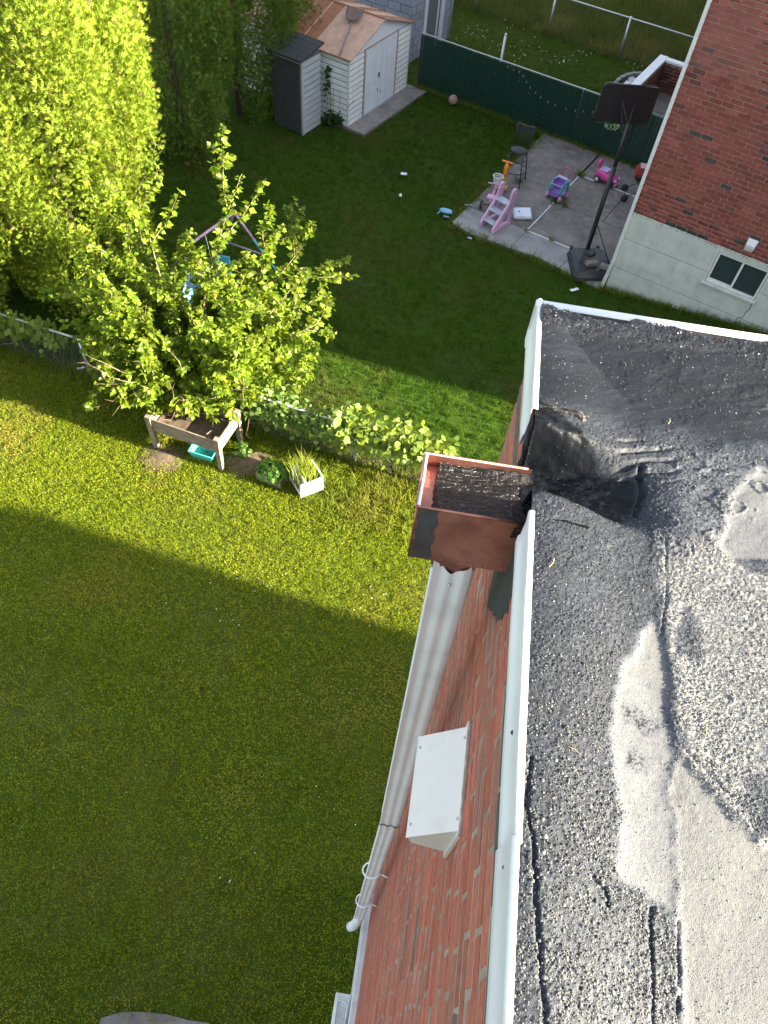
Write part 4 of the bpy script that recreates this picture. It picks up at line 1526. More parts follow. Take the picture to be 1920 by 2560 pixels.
# pale weathered ties scattered on the fence
for k, (a, z_) in enumerate([(2.55, 1.22), (2.72, 1.20), (2.88, 1.20), (3.0, 1.13), (3.12, 1.03), (3.25, 0.94), (3.42, 0.87), (3.58, 0.80), (3.8, 0.76), (4.0, 0.75), (4.3, 0.75), (4.55, 0.78), (4.75, 0.82), (4.98, 0.88), (5.2, 1.0)]):
    MB().box(a - 0.015, a + 0.015, -0.028, -0.015, z_ - 0.03, z_ + 0.025, ch=0.004).build('tie_clip', M['concrete_pale'], gf)

# far chain-link fence
bf = root('chain_link_fence', 'grey chain link fence at the edge of the far meadow', 'fence', NB(-11.5, 10.45), RN + R(0.6))
chain_mesh(0, 13.0, 0.02, 1.06, 0.08, 0.0012).build('wire_mesh', M['dark_metal'], bf, kind='stuff')
MB().tube([(0, 0, 1.06), (13.0, 0, 1.06)], 0.021, 8).build('top_rail', M['metal_grey'], bf, True)
for x_ in (0.1, 2.6, 5.14, 7.5, 10.0, 12.5):
    MB().tube([(x_, 0.0, -0.1), (x_, 0.0, 1.10)], 0.032, 8).build('post', M['metal_grey'], bf, True)

# garden fence between the two yards
ff = root('garden_fence', 'grey chain link garden fence between the two yards under the vines', 'fence', (FP[0], FP[1], 0), RF)
MB().tube([(-10.2, 0, 0.85), (-4.9, 0, 0.85), (0, 0, 0.85)], 0.021, 8).build('top_rail', M['metal_grey'], ff, True)
MB().tube([(0, 0, 0.85), (2.05, 0, 0.83)], 0.016, 8).build('top_rail', M['rust'], ff, True, label='rusty end of the top rail')
for x_ in (-10.0, -5.0, -2.45, 0.0, 2.0):
    MB().tube([(x_, 0.0, -0.1), (x_, 0.0, 0.87)], 0.026, 8).build('post', M['metal_grey'], ff, True)
chain_mesh(-10.0, 2.0, 0.02, 0.84, 0.06, 0.0015, -0.02).build('wire_mesh', pmat('old_wire', (0.14, 0.14, 0.13), 0.6), ff, kind='stuff')

# ================================================================== GARDEN SHED (local x along its front, +y back; front faces the lawn)
SHED_W, SHED_D, EAVE, APEX = 2.80, 3.3, 1.60, 2.06
sh = root('garden_shed', 'white lap-sided garden shed with rusty metal roof and double doors', 'shed', NB(-7.87, 1.88), RN + R(90))
side_m = pmat('white_siding', (0.74, 0.76, 0.75), 0.6, 0.08, 4, 0.15, 60, dirt=(0.36, 0.38, 0.35), dscale=3, damt=0.5)
core_m = pmat('siding_shadow_gap', (0.16, 0.17, 0.18), 0.8)  # dark core seen between boards paints in their shadow lines
DX0, DX1 = 0.70, 2.12
MB().box(0.02, SHED_W - 0.02, 0.02, SHED_D, 0.02, EAVE).build('frame', core_m, sh)


def lap(x0, x1, z0, z1, n, place):
    """boards stacked from z0 to z1, each tilted out at its foot; place maps (x, out, z) to local"""
    hb = (z1 - z0) / n
    for i in range(n):
        a, c = z0 + i * hb, z0 + (i + 1) * hb - 0.026
        o1, o2 = 0.014, 0.010
        P_ = [(x0, 0, a), (x1, 0, a), (x1, 0, c), (x0, 0, c), (x0, o1, a), (x1, o1, a), (x1, o2, c), (x0, o2, c)]
        MB().add([place(*q) for q in P_], [(0, 1, 2, 3), (4, 7, 6, 5), (0, 4, 5, 1), (3, 2, 6, 7), (0, 3, 7, 4), (1, 5, 6, 2)]).build('siding_board', side_m, sh)


NBD = 12
lap(0.035, DX0 - 0.05, 0.03, EAVE, NBD, lambda x, o_, z_: (x, 0.02 - o_, z_))
lap(DX1 + 0.05, SHED_W - 0.035, 0.03, EAVE, NBD, lambda x, o_, z_: (x, 0.02 - o_, z_))
lap(0.035, SHED_D, 0.03, EAVE, NBD, lambda x, o_, z_: (0.02 - o_, x, z_))
lap(0.035, SHED_D, 0.03, EAVE, NBD, lambda x, o_, z_: (SHED_W - 0.02 + o_, x, z_))
for x_ in (0.0, SHED_W - 0.035):
    MB().box(x_, x_ + 0.035, 0.0, 0.035, 0.0, EAVE).build('corner_post', M['white'], sh)
# gable panel
MB().add([(0.0, 0.004, EAVE), (SHED_W, 0.004, EAVE), (SHED_W / 2, 0.004, APEX - 0.02), (0.0, 0.03, EAVE), (SHED_W, 0.03, EAVE), (SHED_W / 2, 0.03, APEX - 0.02)],
         [(0, 1, 2), (5, 4, 3), (0, 3, 4, 1), (1, 4, 5, 2), (2, 5, 3, 0)]).build('gable', pmat('gable_paint', (0.66, 0.70, 0.74), 0.5, 0.05), sh)
tan = pmat('tan_trim', (0.30, 0.24, 0.20), 0.7, 0.2)
for x_ in (DX0 - 0.05, DX1):
    MB().box(x_, x_ + 0.05, -0.014, 0.03, 0.02, EAVE + 0.02).build('door_jamb', tan, sh)
MB().box(DX0, DX1, -0.014, 0.03, EAVE - 0.005, EAVE + 0.025).build('door_header', tan, sh)
dm = pmat('shed_door_paint', (0.64, 0.68, 0.73), 0.5, 0.05, 3, 0.08, 40, dirt=(0.40, 0.43, 0.46), dscale=5, damt=0.4)
mid = (DX0 + DX1) / 2
for k, (a, c) in enumerate(((DX0 + 0.004, mid - 0.003), (mid + 0.003, DX1 - 0.004))):
    d = bpy.data.objects.new('door', None)
    COL.objects.link(d)
    d.parent = sh
    MB().box(a, c, -0.004 - 0.006 * k, 0.02, 0.06, EAVE - 0.008, ch=0.003).build('door_leaf', dm, d)
    for q in range(1, 3):
        xx_ = a + (c - a) * q / 3
        MB().box(xx_ - 0.006, xx_ + 0.006, -0.009 - 0.006 * k, -0.0035 - 0.006 * k, 0.08, EAVE - 0.03, ch=0.002).build('rib', dm, d)
    if k == 0:
        MB().box(c - 0.10, c - 0.05, -0.022, -0.0042, 0.78, 0.89, ch=0.006).build('handle', M['black_plastic'], d)
        MB().box(c - 0.12, c - 0.09, -0.014, -0.0042, 0.44, 0.52, ch=0.004).build('latch', M['black_plastic'], d)
MB().box(mid + 0.03, mid + 0.055, -0.018, -0.0105, 0.36, 0.41, ch=0.004).build('latch', M['black_plastic'], sh)
MB().box(DX0, DX1, -0.03, 0.02, 0.005, 0.055).build('door_track', pmat('grey_track', (0.30, 0.34, 0.40), 0.5), sh)
# dark strip painting in the shade of a hollow in a board
MB().box(0.06, 0.40, -0.004, 0.0, 0.50, 0.515, T(0, 0, 0, 0, 0, R(-14))).build('dent_shade', M['dark_metal'], sh)
# roof: standing-seam sheets, some rusted
tin = [pmat('faded_tin', (0.43, 0.27, 0.19), 0.7, 0.12, 5, 0.1, 60, dirt=(0.27, 0.13, 0.07), dscale=7, damt=0.5),
       pmat('rusted_tin', (0.25, 0.105, 0.048), 0.8, 0.35, 6, 0.15, 60, dirt=(0.13, 0.05, 0.025), dscale=6, damt=0.8)]
npan = 9
pw = (SHED_D + 0.10) / npan
for s_ in (0, 1):
    for i in range(npan):
        y0, y1 = -0.06 + i * pw, -0.06 + (i + 1) * pw - 0.004
        if s_ == 0:
            rusty = i in (3, 4, 5)
            xa, za, xb, zb2 = -0.05, EAVE - 0.01, SHED_W / 2 - 0.004, APEX
        else:
            rusty = i % 2 == 0
            xa, za, xb, zb2 = SHED_W + 0.05, EAVE - 0.01, SHED_W / 2 + 0.004, APEX
        t_ = 0.012
        sheet = MB().add([(xa, y0, za), (xb, y0, zb2), (xb, y1, zb2), (xa, y1, za), (xa, y0, za + t_), (xb, y0, zb2 + t_), (xb, y1, zb2 + t_), (xa, y1, za + t_)],
                         [(0, 1, 2, 3), (4, 7, 6, 5), (0, 4, 5, 1), (3, 2, 6, 7), (0, 3, 7, 4), (1, 5, 6, 2)])
        ob = sheet.build('roof_sheet', tin[1 if rusty else 0], sh)
        MB().tube([(xa, y1, za + t_ + 0.004), (xb, y1, zb2 + t_ + 0.004)], 0.013, 6).build('seam', tin[0], ob)
MB().tube([(SHED_W / 2, -0.07, APEX + 0.012), (SHED_W / 2, SHED_D + 0.05, APEX + 0.012)], 0.028, 8).build('ridge_cap', tin[1], sh, True)
for s_ in (0, 1):
    xa = -0.055 if s_ == 0 else SHED_W + 0.055
    MB().tube([(xa, -0.065, EAVE - 0.004), (SHED_W / 2, -0.065, APEX + 0.006)], 0.014, 6).build('verge_trim', tin[0] if s_ == 0 else M['wood_old'], sh)
    MB().tube([(xa, -0.065, EAVE - 0.004), (xa, SHED_D + 0.05, EAVE - 0.004)], 0.016, 6).build('eave_trim', M['rust'], sh)
# slab in front of the shed
MB().prism([(-0.05, -0.52), (2.95, -0.56), (2.95, 0.3), (-0.05, 0.3)], -0.05, 0.035).build('slab', M['concrete'], None, kind='structure').matrix_world = T(*NB(-7.87, 1.88), RN + R(90))

# shovel lying on the shed roof
sv = root('snow_shovel', 'old snow shovel with brown blade lying on the rusty shed roof', 'shovel', NB(-8.10, 1.80, 1.665), RN)
ax = Vector((-0.44, 1.30, 0.40))
MB().tube([(0, 0, 0), tuple(ax * 0.8)], 0.017, 8).build('handle', pmat('grey_handle', (0.16, 0.15, 0.15), 0.7), sv, True)
q = ax.to_track_quat('Y', 'Z').to_matrix().to_4x4()
vs_, fs_ = [], []
for i in range(7):
    for j in range(6):
        a, c = (i / 6 - 0.5), j / 5
        vs_.append((a * 0.42 * (0.75 + 0.25 * min(1, c * 2)), c * 0.36, 0.05 * (2 * a) ** 2 + 0.07 * (c - 0.2) ** 2 + 0.02))
for i in range(6):
    for j in range(5):
        fs_.append((i * 6 + j, (i + 1) * 6 + j, (i + 1) * 6 + j + 1, i * 6 + j + 1))
bl = MB().add([tuple(ax * 0.78 + q @ Vector(p_)) for p_ in vs_], fs_).build('blade', pmat('brown_blade', (0.11, 0.07, 0.06), 0.6, 0.2), sv, True)
bl.modifiers.new('thick', 'SOLIDIFY').thickness = 0.01

# ------------------------------------------------------------------ narrow storage cabinet (local x along e1, y along e2)
cb = root('storage_cabinet', 'narrow grey storage cabinet with dark doors and black lid beside the shed', 'cabinet', NB(-9.42, 0.86), RN)
cw, cdp, chh = 0.92, 0.74, 1.72
gs = pmat('grey_resin', (0.33, 0.36, 0.38), 0.6, 0.08, 4, 0.1, 60)
dk = pmat('dark_resin', (0.050, 0.050, 0.055), 0.6, 0.15, 5, 0.15, 50)
MB().box(0.02, cw - 0.02, 0.03, cdp, 0.0, chh - 0.02).build('carcass', pmat('cabinet_gap_shade', (0.10, 0.11, 0.12), 0.8), cb)  # dark colour in the gaps stands in for shadow under each board
for i in range(12):
    a = 0.02 + i * (chh - 0.06) / 12
    c = a + (chh - 0.06) / 12 - 0.024
    MB().add([(cw - 0.02, 0.05, a), (cw - 0.02, cdp, a), (cw - 0.02, cdp, c), (cw - 0.02, 0.05, c), (cw, 0.05, a), (cw, cdp, a), (cw - 0.006, cdp, c), (cw - 0.006, 0.05, c)],
             [(0, 3, 2, 1), (4, 5, 6, 7), (0, 1, 5, 4), (3, 7, 6, 2), (0, 4, 7, 3), (1, 2, 6, 5)]).build('siding_board', gs, cb)
for (a, c) in ((0.03, cw / 2 - 0.004), (cw / 2 + 0.004, cw - 0.05)):
    d = MB().box(a, c, 0.0, 0.03, 0.04, chh - 0.10, ch=0.005).build('door', dk, cb)
    for k in range(1, 5):
        MB().box(a + (c - a) * k / 5 - 0.004, a + (c - a) * k / 5 + 0.004, -0.006, 0.001, 0.08, chh - 0.14).build('groove_rib', dk, d)
MB().box(cw - 0.05, cw + 0.004, -0.004, 0.05, 0.0, chh - 0.02, ch=0.004).build('corner_post', gs, cb)
MB().box(0.0, cw - 0.052, -0.003, 0.05, chh - 0.095, chh - 0.02, ch=0.004).build('front_rail', gs, cb)
lid = MB()
lid.add([(-0.06, -0.10, chh - 0.01), (cw + 0.06, -0.10, chh - 0.01), (cw + 0.06, cdp + 0.06, chh + 0.13), (-0.06, cdp + 0.06, chh + 0.13),
         (-0.06, -0.10, chh + 0.035), (cw + 0.06, -0.10, chh + 0.035), (cw + 0.06, cdp + 0.06, chh + 0.175), (-0.06, cdp + 0.06, chh + 0.175)],
        [(0, 3, 2, 1), (4, 5, 6, 7), (0, 1, 5, 4), (2, 3, 7, 6), (1, 2, 6, 5), (3, 0, 4, 7)])
lo_ = lid.build('lid', pmat('black_shingle_lid', (0.028, 0.031, 0.034), 0.75, 0.25, 12, 0.4, 50), cb)
for k in range(1, 5):
    f_ = k / 5
    MB().box(-0.058, cw + 0.058, 0, 0.02, 0, 0.008, T(0, -0.10 + (cdp + 0.16) * f_, chh + 0.035 + 0.14 * f_)).build('shingle_ridge', dk, lo_)

# ================================================================== BLOCK GARAGE beyond the shed
ga = root('block_garage', 'grey concrete block garage with barred glass door behind the white shed', 'garage', NB(-8.58, 5.93), RN)
GH = 2.6
MB().box(-5.0, -0.012, 0.012, 2.25 - 0.012, 0.0, GH).build('wall', M['block_mortar'], ga)
bb = []
BLm = BR


def block(c, s, rz):
    o_ = bpy.data.objects.new('block', BR_B[random.randrange(4)])
    COL.objects.link(o_)
    o_.parent = ga
    o_.location = c
    o_.scale = s
    o_.rotation_euler = (0, 0, rz)
    k = random.uniform(0.85, 1.12)
    o_.color = (0.235 * k, 0.255 * k, 0.30 * k, 1)


BR_B = [brick_mesh('block', M['block'], 30 + s) for s in range(4)]
for j in range(13):
    zc = 0.1 + j * 0.2
    # face towards the lawn beyond the shed (local +x side, x = 0)
    y = 0.0
    y += 0.0 if j % 2 else -0.2
    while y < 2.25:
        a, c = max(y, 0.0), min(y + 0.39, 2.25)
        for (p0, p1) in ((a, min(c, 0.66)), (max(a, 1.80), c)):
            if p1 - p0 > 0.04:
                block((-0.05, (p0 + p1) / 2, zc), (0.1, p1 - p0 - 0.014, 0.180), R(180))
        y += 0.4
    x = -0.0 - (0.0 if j % 2 == 0 else 0.2)
    x = -0.10 if j % 2 else 0.0
    while x > -3.4:
        block((x - 0.2 - (0.1 if x == 0 else 0.0) * 0, 0.05, zc), (0.1, 0.380, 0.180), R(90)) if x < -0.05 or j % 2 == 0 else None
        x -= 0.4
gd = bpy.data.objects.new('door', None)
COL.objects.link(gd)
gd.parent = ga
frw = pmat('door_frame_paint', (0.52, 0.56, 0.62), 0.5, 0.06)
for (a, c) in ((0.67, 0.80), (1.66, 1.79)):
    MB().box(-0.06, 0.012, a, c, 0.0, 2.15, ch=0.005).build('door_frame', frw, gd)
MB().box(-0.06, -0.04, 0.80, 1.66, 0.0, 2.12).build('glass', pmat('dark_door_glass', (0.05, 0.065, 0.075), 0.15, 0.2, 4, 0), gd)
for i in range(11):
    MB().box(-0.039, -0.025, 0.83, 1.63, 0.12 + i * 0.18, 0.22 + i * 0.18, T(0, 0, 0), ch=0.003).build('louvre', frw, gd)
for (a, c) in ((0.80, 0.86), (1.42, 1.50), (1.60, 1.66)):
    MB().box(-0.036, -0.004, a, c, 0.02, 2.12, ch=0.004).build('stile', frw, gd)
MB().tube([(0.02, 2.24, 0.0), (0.02, 2.24, GH)], 0.022, 8).build('corner_pipe', frw, ga, True)
MB().box(-5.1, 0.1, -0.1, 2.35, GH, GH + 0.12).build('roof', M['dark_metal'], ga)

# brown timber fence glimpsed behind the evergreens
tf_ = root('timber_fence', 'brown timber board fence glimpsed between the lit evergreens', 'fence', (-11.2, 9.5, 0), R(70))
for i in range(62):
    MB().box(i * 0.15, i * 0.15 + 0.142, 0, 0.02, 0.02, 1.75 + random.uniform(-0.01, 0.01)).build('board', M['wood_old'], tf_)
for z_ in (0.4, 1.4):
    MB().box(0, 9.3, 0.02, 0.06, z_, z_ + 0.09).build('rail', M['wood_old'], tf_)

# ================================================================== EVERGREENS
SP_V, SP_F = [], []
for (a, l, w) in ((0.0, 1.0, 0.085), (0.45, 0.82, 0.08), (-0.45, 0.82, 0.08), (0.95, 0.55, 0.075), (-0.95, 0.55, 0.075)):
    k = len(SP_V)
    ca, sa = math.cos(a), math.sin(a)
    # flat fan in the x-y plane, x along the spray
    SP_V += [(0.25 * l * ca - w * sa, 0.25 * l * sa + w * ca, 0.03), (l * ca, l * sa, -0.05), (0.25 * l * ca + w * sa, 0.25 * l * sa - w * ca, -0.03)]
    SP_F += [(k, k + 1, k + 2)]


def evergreen(label, x, y, r, hgt, n_lobe, n_spray, seed, lo, hi):
    rg = np.random.default_rng(seed)
    t = root('evergreen_tree', label, 'tree', (x, y, 0), 0, 'arborvitae hedge along the left boundary')
    MB().tube([(0, 0, -0.1), (0.03, 0.02, hgt * 0.45), (0, 0, hgt * 0.93)], [0.10, 0.06, 0.012], 8).build('trunk', M['dark_bark'], t, True)
    br_ = MB()
    for i in range(14):
        a, z0 = rg.uniform(0, 6.28), rg.uniform(0.2, hgt * 0.75)
        rr = r * rg.uniform(0.35, 0.62)
        br_.tube([(0, 0, z0), (rr * 0.5 * math.cos(a), rr * 0.5 * math.sin(a), z0 + 0.15), (rr * math.cos(a), rr * math.sin(a), z0 + 0.55)], [0.03, 0.02, 0.006], 5)
    br_.build('branches', M['dark_bark'], t, True, kind='stuff')
    # column profile
    def rad(z):
        q = z / hgt
        return r * (0.56 + 0.44 * smooth(0.0, 0.5, q)) * np.sqrt(np.maximum(0.0, 1 - np.maximum(0, (q - 0.35) / 0.66) ** 1.7))
    S_ = Scat()
    per = n_spray // n_lobe
    z0s = (rg.random(n_lobe)) ** 0.9 * hgt * 0.93
    n_pl = 9
    pl_a = np.arange(n_pl) * 2 * math.pi / n_pl + rg.normal(0, 0.16, n_pl)
    pl_r = rg.uniform(0.68, 1.04, n_pl)
    pl_h = rg.uniform(0.60, 1.0, n_pl)
    for i in range(n_lobe):
        z0 = z0s[i]
        q_ = i % (n_pl + 4)
        if q_ < n_pl:
            a0 = pl_a[q_] + rg.normal(0, 0.13)
            z0 = z0 * pl_h[q_]
            R0 = float(rad(np.array(z0))) * pl_r[q_] * rg.uniform(0.80, 1.0)
        else:
            a0 = rg.uniform(0, 2 * math.pi)
            R0 = float(rad(np.array(z0))) * rg.uniform(0.12, 0.62)
        c = np.array([R0 * math.cos(a0), R0 * math.sin(a0), z0])
        lr = rg.uniform(0.20, 0.52) * (r / 1.5)
        lh = lr * rg.uniform(1.4, 2.8)
        away = math.cos(a0) * x + math.sin(a0) * y
        m = int(per * (lr / 0.34) ** 2 * (0.25 if away > 0.72 * math.hypot(x, y) else 1.0))
        d = rg.normal(0, 1, (m, 3))
        d /= np.linalg.norm(d, axis=1, keepdims=True)
        out = np.array([math.cos(a0), math.sin(a0), 0.35])
        d = np.where(((d @ out) < -0.35)[:, None], -d, d)
        shell = rg.uniform(0.55, 1.0, m)
        p = c + d * shell[:, None] * np.array([lr, lr, lh])
        k = p[:, 2] > 0.04
        p, d, shell = p[k], d[k], shell[k]
        tan = d * 0.65 + np.array([0, 0, 0.75]) + rg.normal(0, 0.28, d.shape)
        side = rg.normal(0, 1, d.shape)
        nrm = np.cross(tan, side)
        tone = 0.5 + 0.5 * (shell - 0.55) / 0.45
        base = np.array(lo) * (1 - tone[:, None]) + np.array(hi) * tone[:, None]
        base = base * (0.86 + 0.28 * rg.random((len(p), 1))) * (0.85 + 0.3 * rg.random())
        brown = rg.random(len(p)) < 0.03
        base[brown] = (0.16, 0.10, 0.045)
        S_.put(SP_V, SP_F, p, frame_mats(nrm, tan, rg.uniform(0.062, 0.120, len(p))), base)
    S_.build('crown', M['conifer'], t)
    return t


LO_SUNLIT, HI_SUNLIT = (0.075, 0.115, 0.010), (0.165, 0.225, 0.018)  # sunlit trees: sunlight painted in as lighter, yellower green
LO_SHADED, HI_SHADED = (0.048, 0.090, 0.014), (0.105, 0.170, 0.024)  # same hedge out of the sun: shade painted in as darker green
evergreen('sunlit evergreen at the left edge, nearest to the camera', -8.2, 10.0, 1.6, 6.5, 130, 34000, 101, LO_SUNLIT, HI_SUNLIT)
evergreen('large sunlit evergreen standing foremost beside the shaded ones', -6.42, 11.85, 1.90, 9.2, 190, 54000, 102, LO_SUNLIT, HI_SUNLIT)
evergreen('sunlit evergreen standing behind the two foremost ones', -8.7, 13.0, 1.4, 6.6, 130, 10000, 103, LO_SUNLIT, HI_SUNLIT)
evergreen('shaded dark evergreen next behind the sunlit ones', -6.75, 15.0, 1.45, 6.0, 140, 30000, 104, LO_SHADED, HI_SHADED)
evergreen('shaded dark evergreen in the middle of the dark row', -5.75, 17.0, 1.45, 6.2, 140, 30000, 105, LO_SHADED, HI_SHADED)
evergreen('shaded dark evergreen overhanging the storage cabinet', -4.75, 18.7, 1.35, 6.0, 160, 36000, 106, LO_SHADED, HI_SHADED)
evergreen('farthest shaded evergreen beside the rusty shed roof', -4.0, 20.6, 1.2, 5.6, 120, 18000, 107, LO_SHADED, HI_SHADED)

# ================================================================== SAPLING over the raised bed
tr = root('mulberry_sapling', 'bright bushy young tree with upright shoots behind the raised wooden bed', 'tree', (-3.35, 8.60, 0))
rg = np.random.default_rng(201)
bm_ = MB()
tips = []
MB().tube([(0, 0, -0.1), (0.02, 0.01, 0.35), (0.0, 0.03, 0.75)], [0.06, 0.05, 0.045], 8).build('trunk', M['bark'], tr, True)
LP, LDr, LS = [], [], []


def shoot(p0, dirv, length, rad0, leafy=1.0, seg=9, sub=0, wob=0.10):
    p = np.array(p0, float)
    d = np.array(dirv, float)
    d /= np.linalg.norm(d)
    pts = [tuple(p)]
    for i in range(seg):
        d = d + rg.normal(0, wob, 3) + np.array([0, 0, 0.4 * wob])
        d /= np.linalg.norm(d)
        p = p + d * length / seg
        pts.append(tuple(p))
        nleaf = rg.poisson(leafy * length / seg * 72 * (0.35 if i < 2 and not sub else 1.0))
        for _ in range(nleaf):
            q = p - d * rg.uniform(0, length / seg)
            o_ = rg.normal(0, 1, 3)
            o_ -= d * (o_ @ d)
            o_ /= np.linalg.norm(o_)
            o_ = o_ + 0.35 * d + np.array([0, 0, -0.25])
            LP.append(q + o_ * 0.02)
            LDr.append(o_)
            LS.append(rg.uniform(0.06, 0.135) * (1.0 if i < seg - 2 else 0.7))
        if sub < 2 and i > 1 and rg.random() < 0.48:
            o_ = rg.normal(0, 1, 3)
            o_ -= d * (o_ @ d)
            o_ /= np.linalg.norm(o_)
            shoot(p, d * 0.75 + o_ * 0.8, length * rg.uniform(0.22, 0.42), rad0 * 0.45, leafy, 6, sub + 1)
    rr = [rad0 * (1 - 0.85 * i / seg) for i in range(seg + 1)]
    bm_.tube(pts, rr, 5)


# a few long leaders leaning back and out, then a bushy skirt
for (dx, dy, dz, ln) in ((0.05, 0.72, 1.0, 3.3), (-0.35, 0.55, 1.0, 2.9), (1.7, 1.45, 1.1, 2.6), (2.0, 0.75, 0.6, 2.2), (1.2, 2.0, 1.4, 2.8), (-1.8, 1.6, 1.1, 2.8), (-2.2, 0.9, 0.7, 2.4),
                         (0.7, 1.2, 1.0, 2.8), (-0.9, 1.4, 1.1, 2.7), (0.5, 0.2, 1.0, 2.2), (-0.9, 0.1, 0.9, 2.1), (1.2, 0.3, 0.9, 2.2)):
    shoot((rg.normal(0, 0.04), rg.normal(0, 0.04), 0.7), (dx, dy, dz), ln, 0.020, 0.95, 12, 0, 0.04)
for i in range(110):
    a = rg.uniform(0, 6.28)
    e = rg.uniform(0.15, 1.1)
    shoot((rg.normal(0, 0.08), rg.normal(0, 0.08), rg.uniform(0.5, 0.95)), (math.cos(a) * 1.15, math.sin(a) * 0.9 + 0.25, e), rg.uniform(1.0, 1.75), 0.013, 1.15, 9)
for i in range(12):
    a = rg.uniform(-2.6, -0.5)
    shoot((rg.normal(0, 0.12), rg.normal(0, 0.12), rg.uniform(0.6, 0.9)), (math.cos(a), math.sin(a), rg.uniform(-0.1, 0.35)), rg.uniform(0.7, 1.15), 0.011, 1.4, 8)
bm_.build('branches', M['bark'], tr, True)
LP, LDr, LS = np.array(LP), np.array(LDr), np.array(LS)
k = (LP[:, 2] > 0.12) & ~((LP[:, 1] < -0.35) & (LP[:, 2] < 0.72)) & ~(LP[:, 1] < -0.95)
LP, LDr, LS = LP[k], LDr[k], LS[k]
S_ = Scat()
nrm = rg.normal(0, 0.55, LP.shape) + np.array([0.0, 0, 1.0])
lc = np.array([0.112, 0.190, 0.012])[None] * (0.6 + 0.9 * rg.random((len(LP), 1))) * np.array([1.0, 1.0, 1.0])
lc[:, 0] *= 1.0 + 0.35 * rg.random(len(LP))
S_.put([(0, 0, 0), (0.34, 0.42, 0.10), (1.0, 0, -0.12), (0.34, -0.42, 0.10), (0.36, 0, -0.03)], [(0, 4, 1), (1, 4, 2), (2, 4, 3), (3, 4, 0)], LP, frame_mats(nrm, LDr, LS), lc)
S_.build('crown', M['leaf'], tr)
print('sapling leaves', len(LP))


# ------------------------------------------------------------------ vines on the garden fence
def vine(name, label, x0, x1, n, width, zc, zs, seed, size, lo, hi, along=RF, base=(FP[0], FP[1]), stems=10):
    rgv = np.random.default_rng(seed)
    t = root(name, label, 'vine', (base[0], base[1], 0), along)
    x = x0 + (x1 - x0) * rgv.random(n)
    lump = fbm(x * 1.6 + 3, x * 0 + seed, seed)
    z = np.clip(zc + zs * rgv.normal(0, 0.5, n) + 0.25 * (lump - 0.5), 0.05, 1.25)
    y = rgv.normal(0, width, n) * (0.5 + lump)
    p = np.stack([x, y, z], 1)
    nrm_ = np.stack([rgv.normal(0, 0.5, n), -0.35 + rgv.normal(0, 0.45, n), np.full(n, 0.9)], 1)
    tan_ = rgv.normal(0, 1, (n, 3))
    tan_[:, 2] -= 0.4
    tt = rgv.random((n, 1))
    c = np.array(lo) * (1 - tt) + np.array(hi) * tt
    s_ = Scat()
    s_.put(LEAF_V, LEAF_F, p, frame_mats(nrm_, tan_, rgv.uniform(size * 0.55, size * 1.15, n)), c)
    s_.build('leaves', M['leaf'], t)
    sb = MB()
    drift = 0.08 if x1 - x0 > 1 else 0.0
    for i in range(stems):
        xa = rgv.uniform(x0, x1)
        pts = [(xa, 0.0, 0.0)]
        for k_ in range(7):
            pts.append((pts[-1][0] + rgv.normal(drift, 0.12 if drift else 0.015), rgv.normal(0, 0.03), min(0.9, pts[-1][2] + rgv.uniform(0.05, 0.2))))
        sb.tube(pts, 0.006, 4)
    sb.build('stems', M['bark'], t, True)
    return t


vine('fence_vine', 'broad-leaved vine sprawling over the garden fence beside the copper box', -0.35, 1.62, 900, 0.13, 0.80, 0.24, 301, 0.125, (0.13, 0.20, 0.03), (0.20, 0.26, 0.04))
vine('fence_vine', 'shaded green vine covering the garden fence beside the bright sapling', -2.2, -0.15, 1000, 0.14, 0.74, 0.30, 302, 0.095, (0.09, 0.16, 0.034), (0.14, 0.21, 0.045))  # leaves coloured darker to paint in the shade here
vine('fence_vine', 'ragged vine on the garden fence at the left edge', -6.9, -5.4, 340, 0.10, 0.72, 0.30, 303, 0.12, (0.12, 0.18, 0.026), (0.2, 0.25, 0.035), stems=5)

# ivy beside the shed and rough weeds at its foot
sh_ivy = vine('shed_ivy', 'dark ivy climbing at the corner between cabinet and white shed', 0.0, 0.45, 130, 0.04, 0.12, 0.16, 304, 0.10, (0.025, 0.055, 0.018), (0.045, 0.085, 0.025), along=RN + R(20), base=tuple(NB(-8.42, 1.66)[:2]), stems=4)
vine('shed_ivy', 'ivy strands hanging down the white shed wall from the roof edge', -0.05, 0.06, 45, 0.02, 1.05, 0.5, 305, 0.09, (0.03, 0.065, 0.018), (0.05, 0.095, 0.025), along=RN + R(20), base=tuple(NB(-8.44, 1.80)[:2]), stems=3)

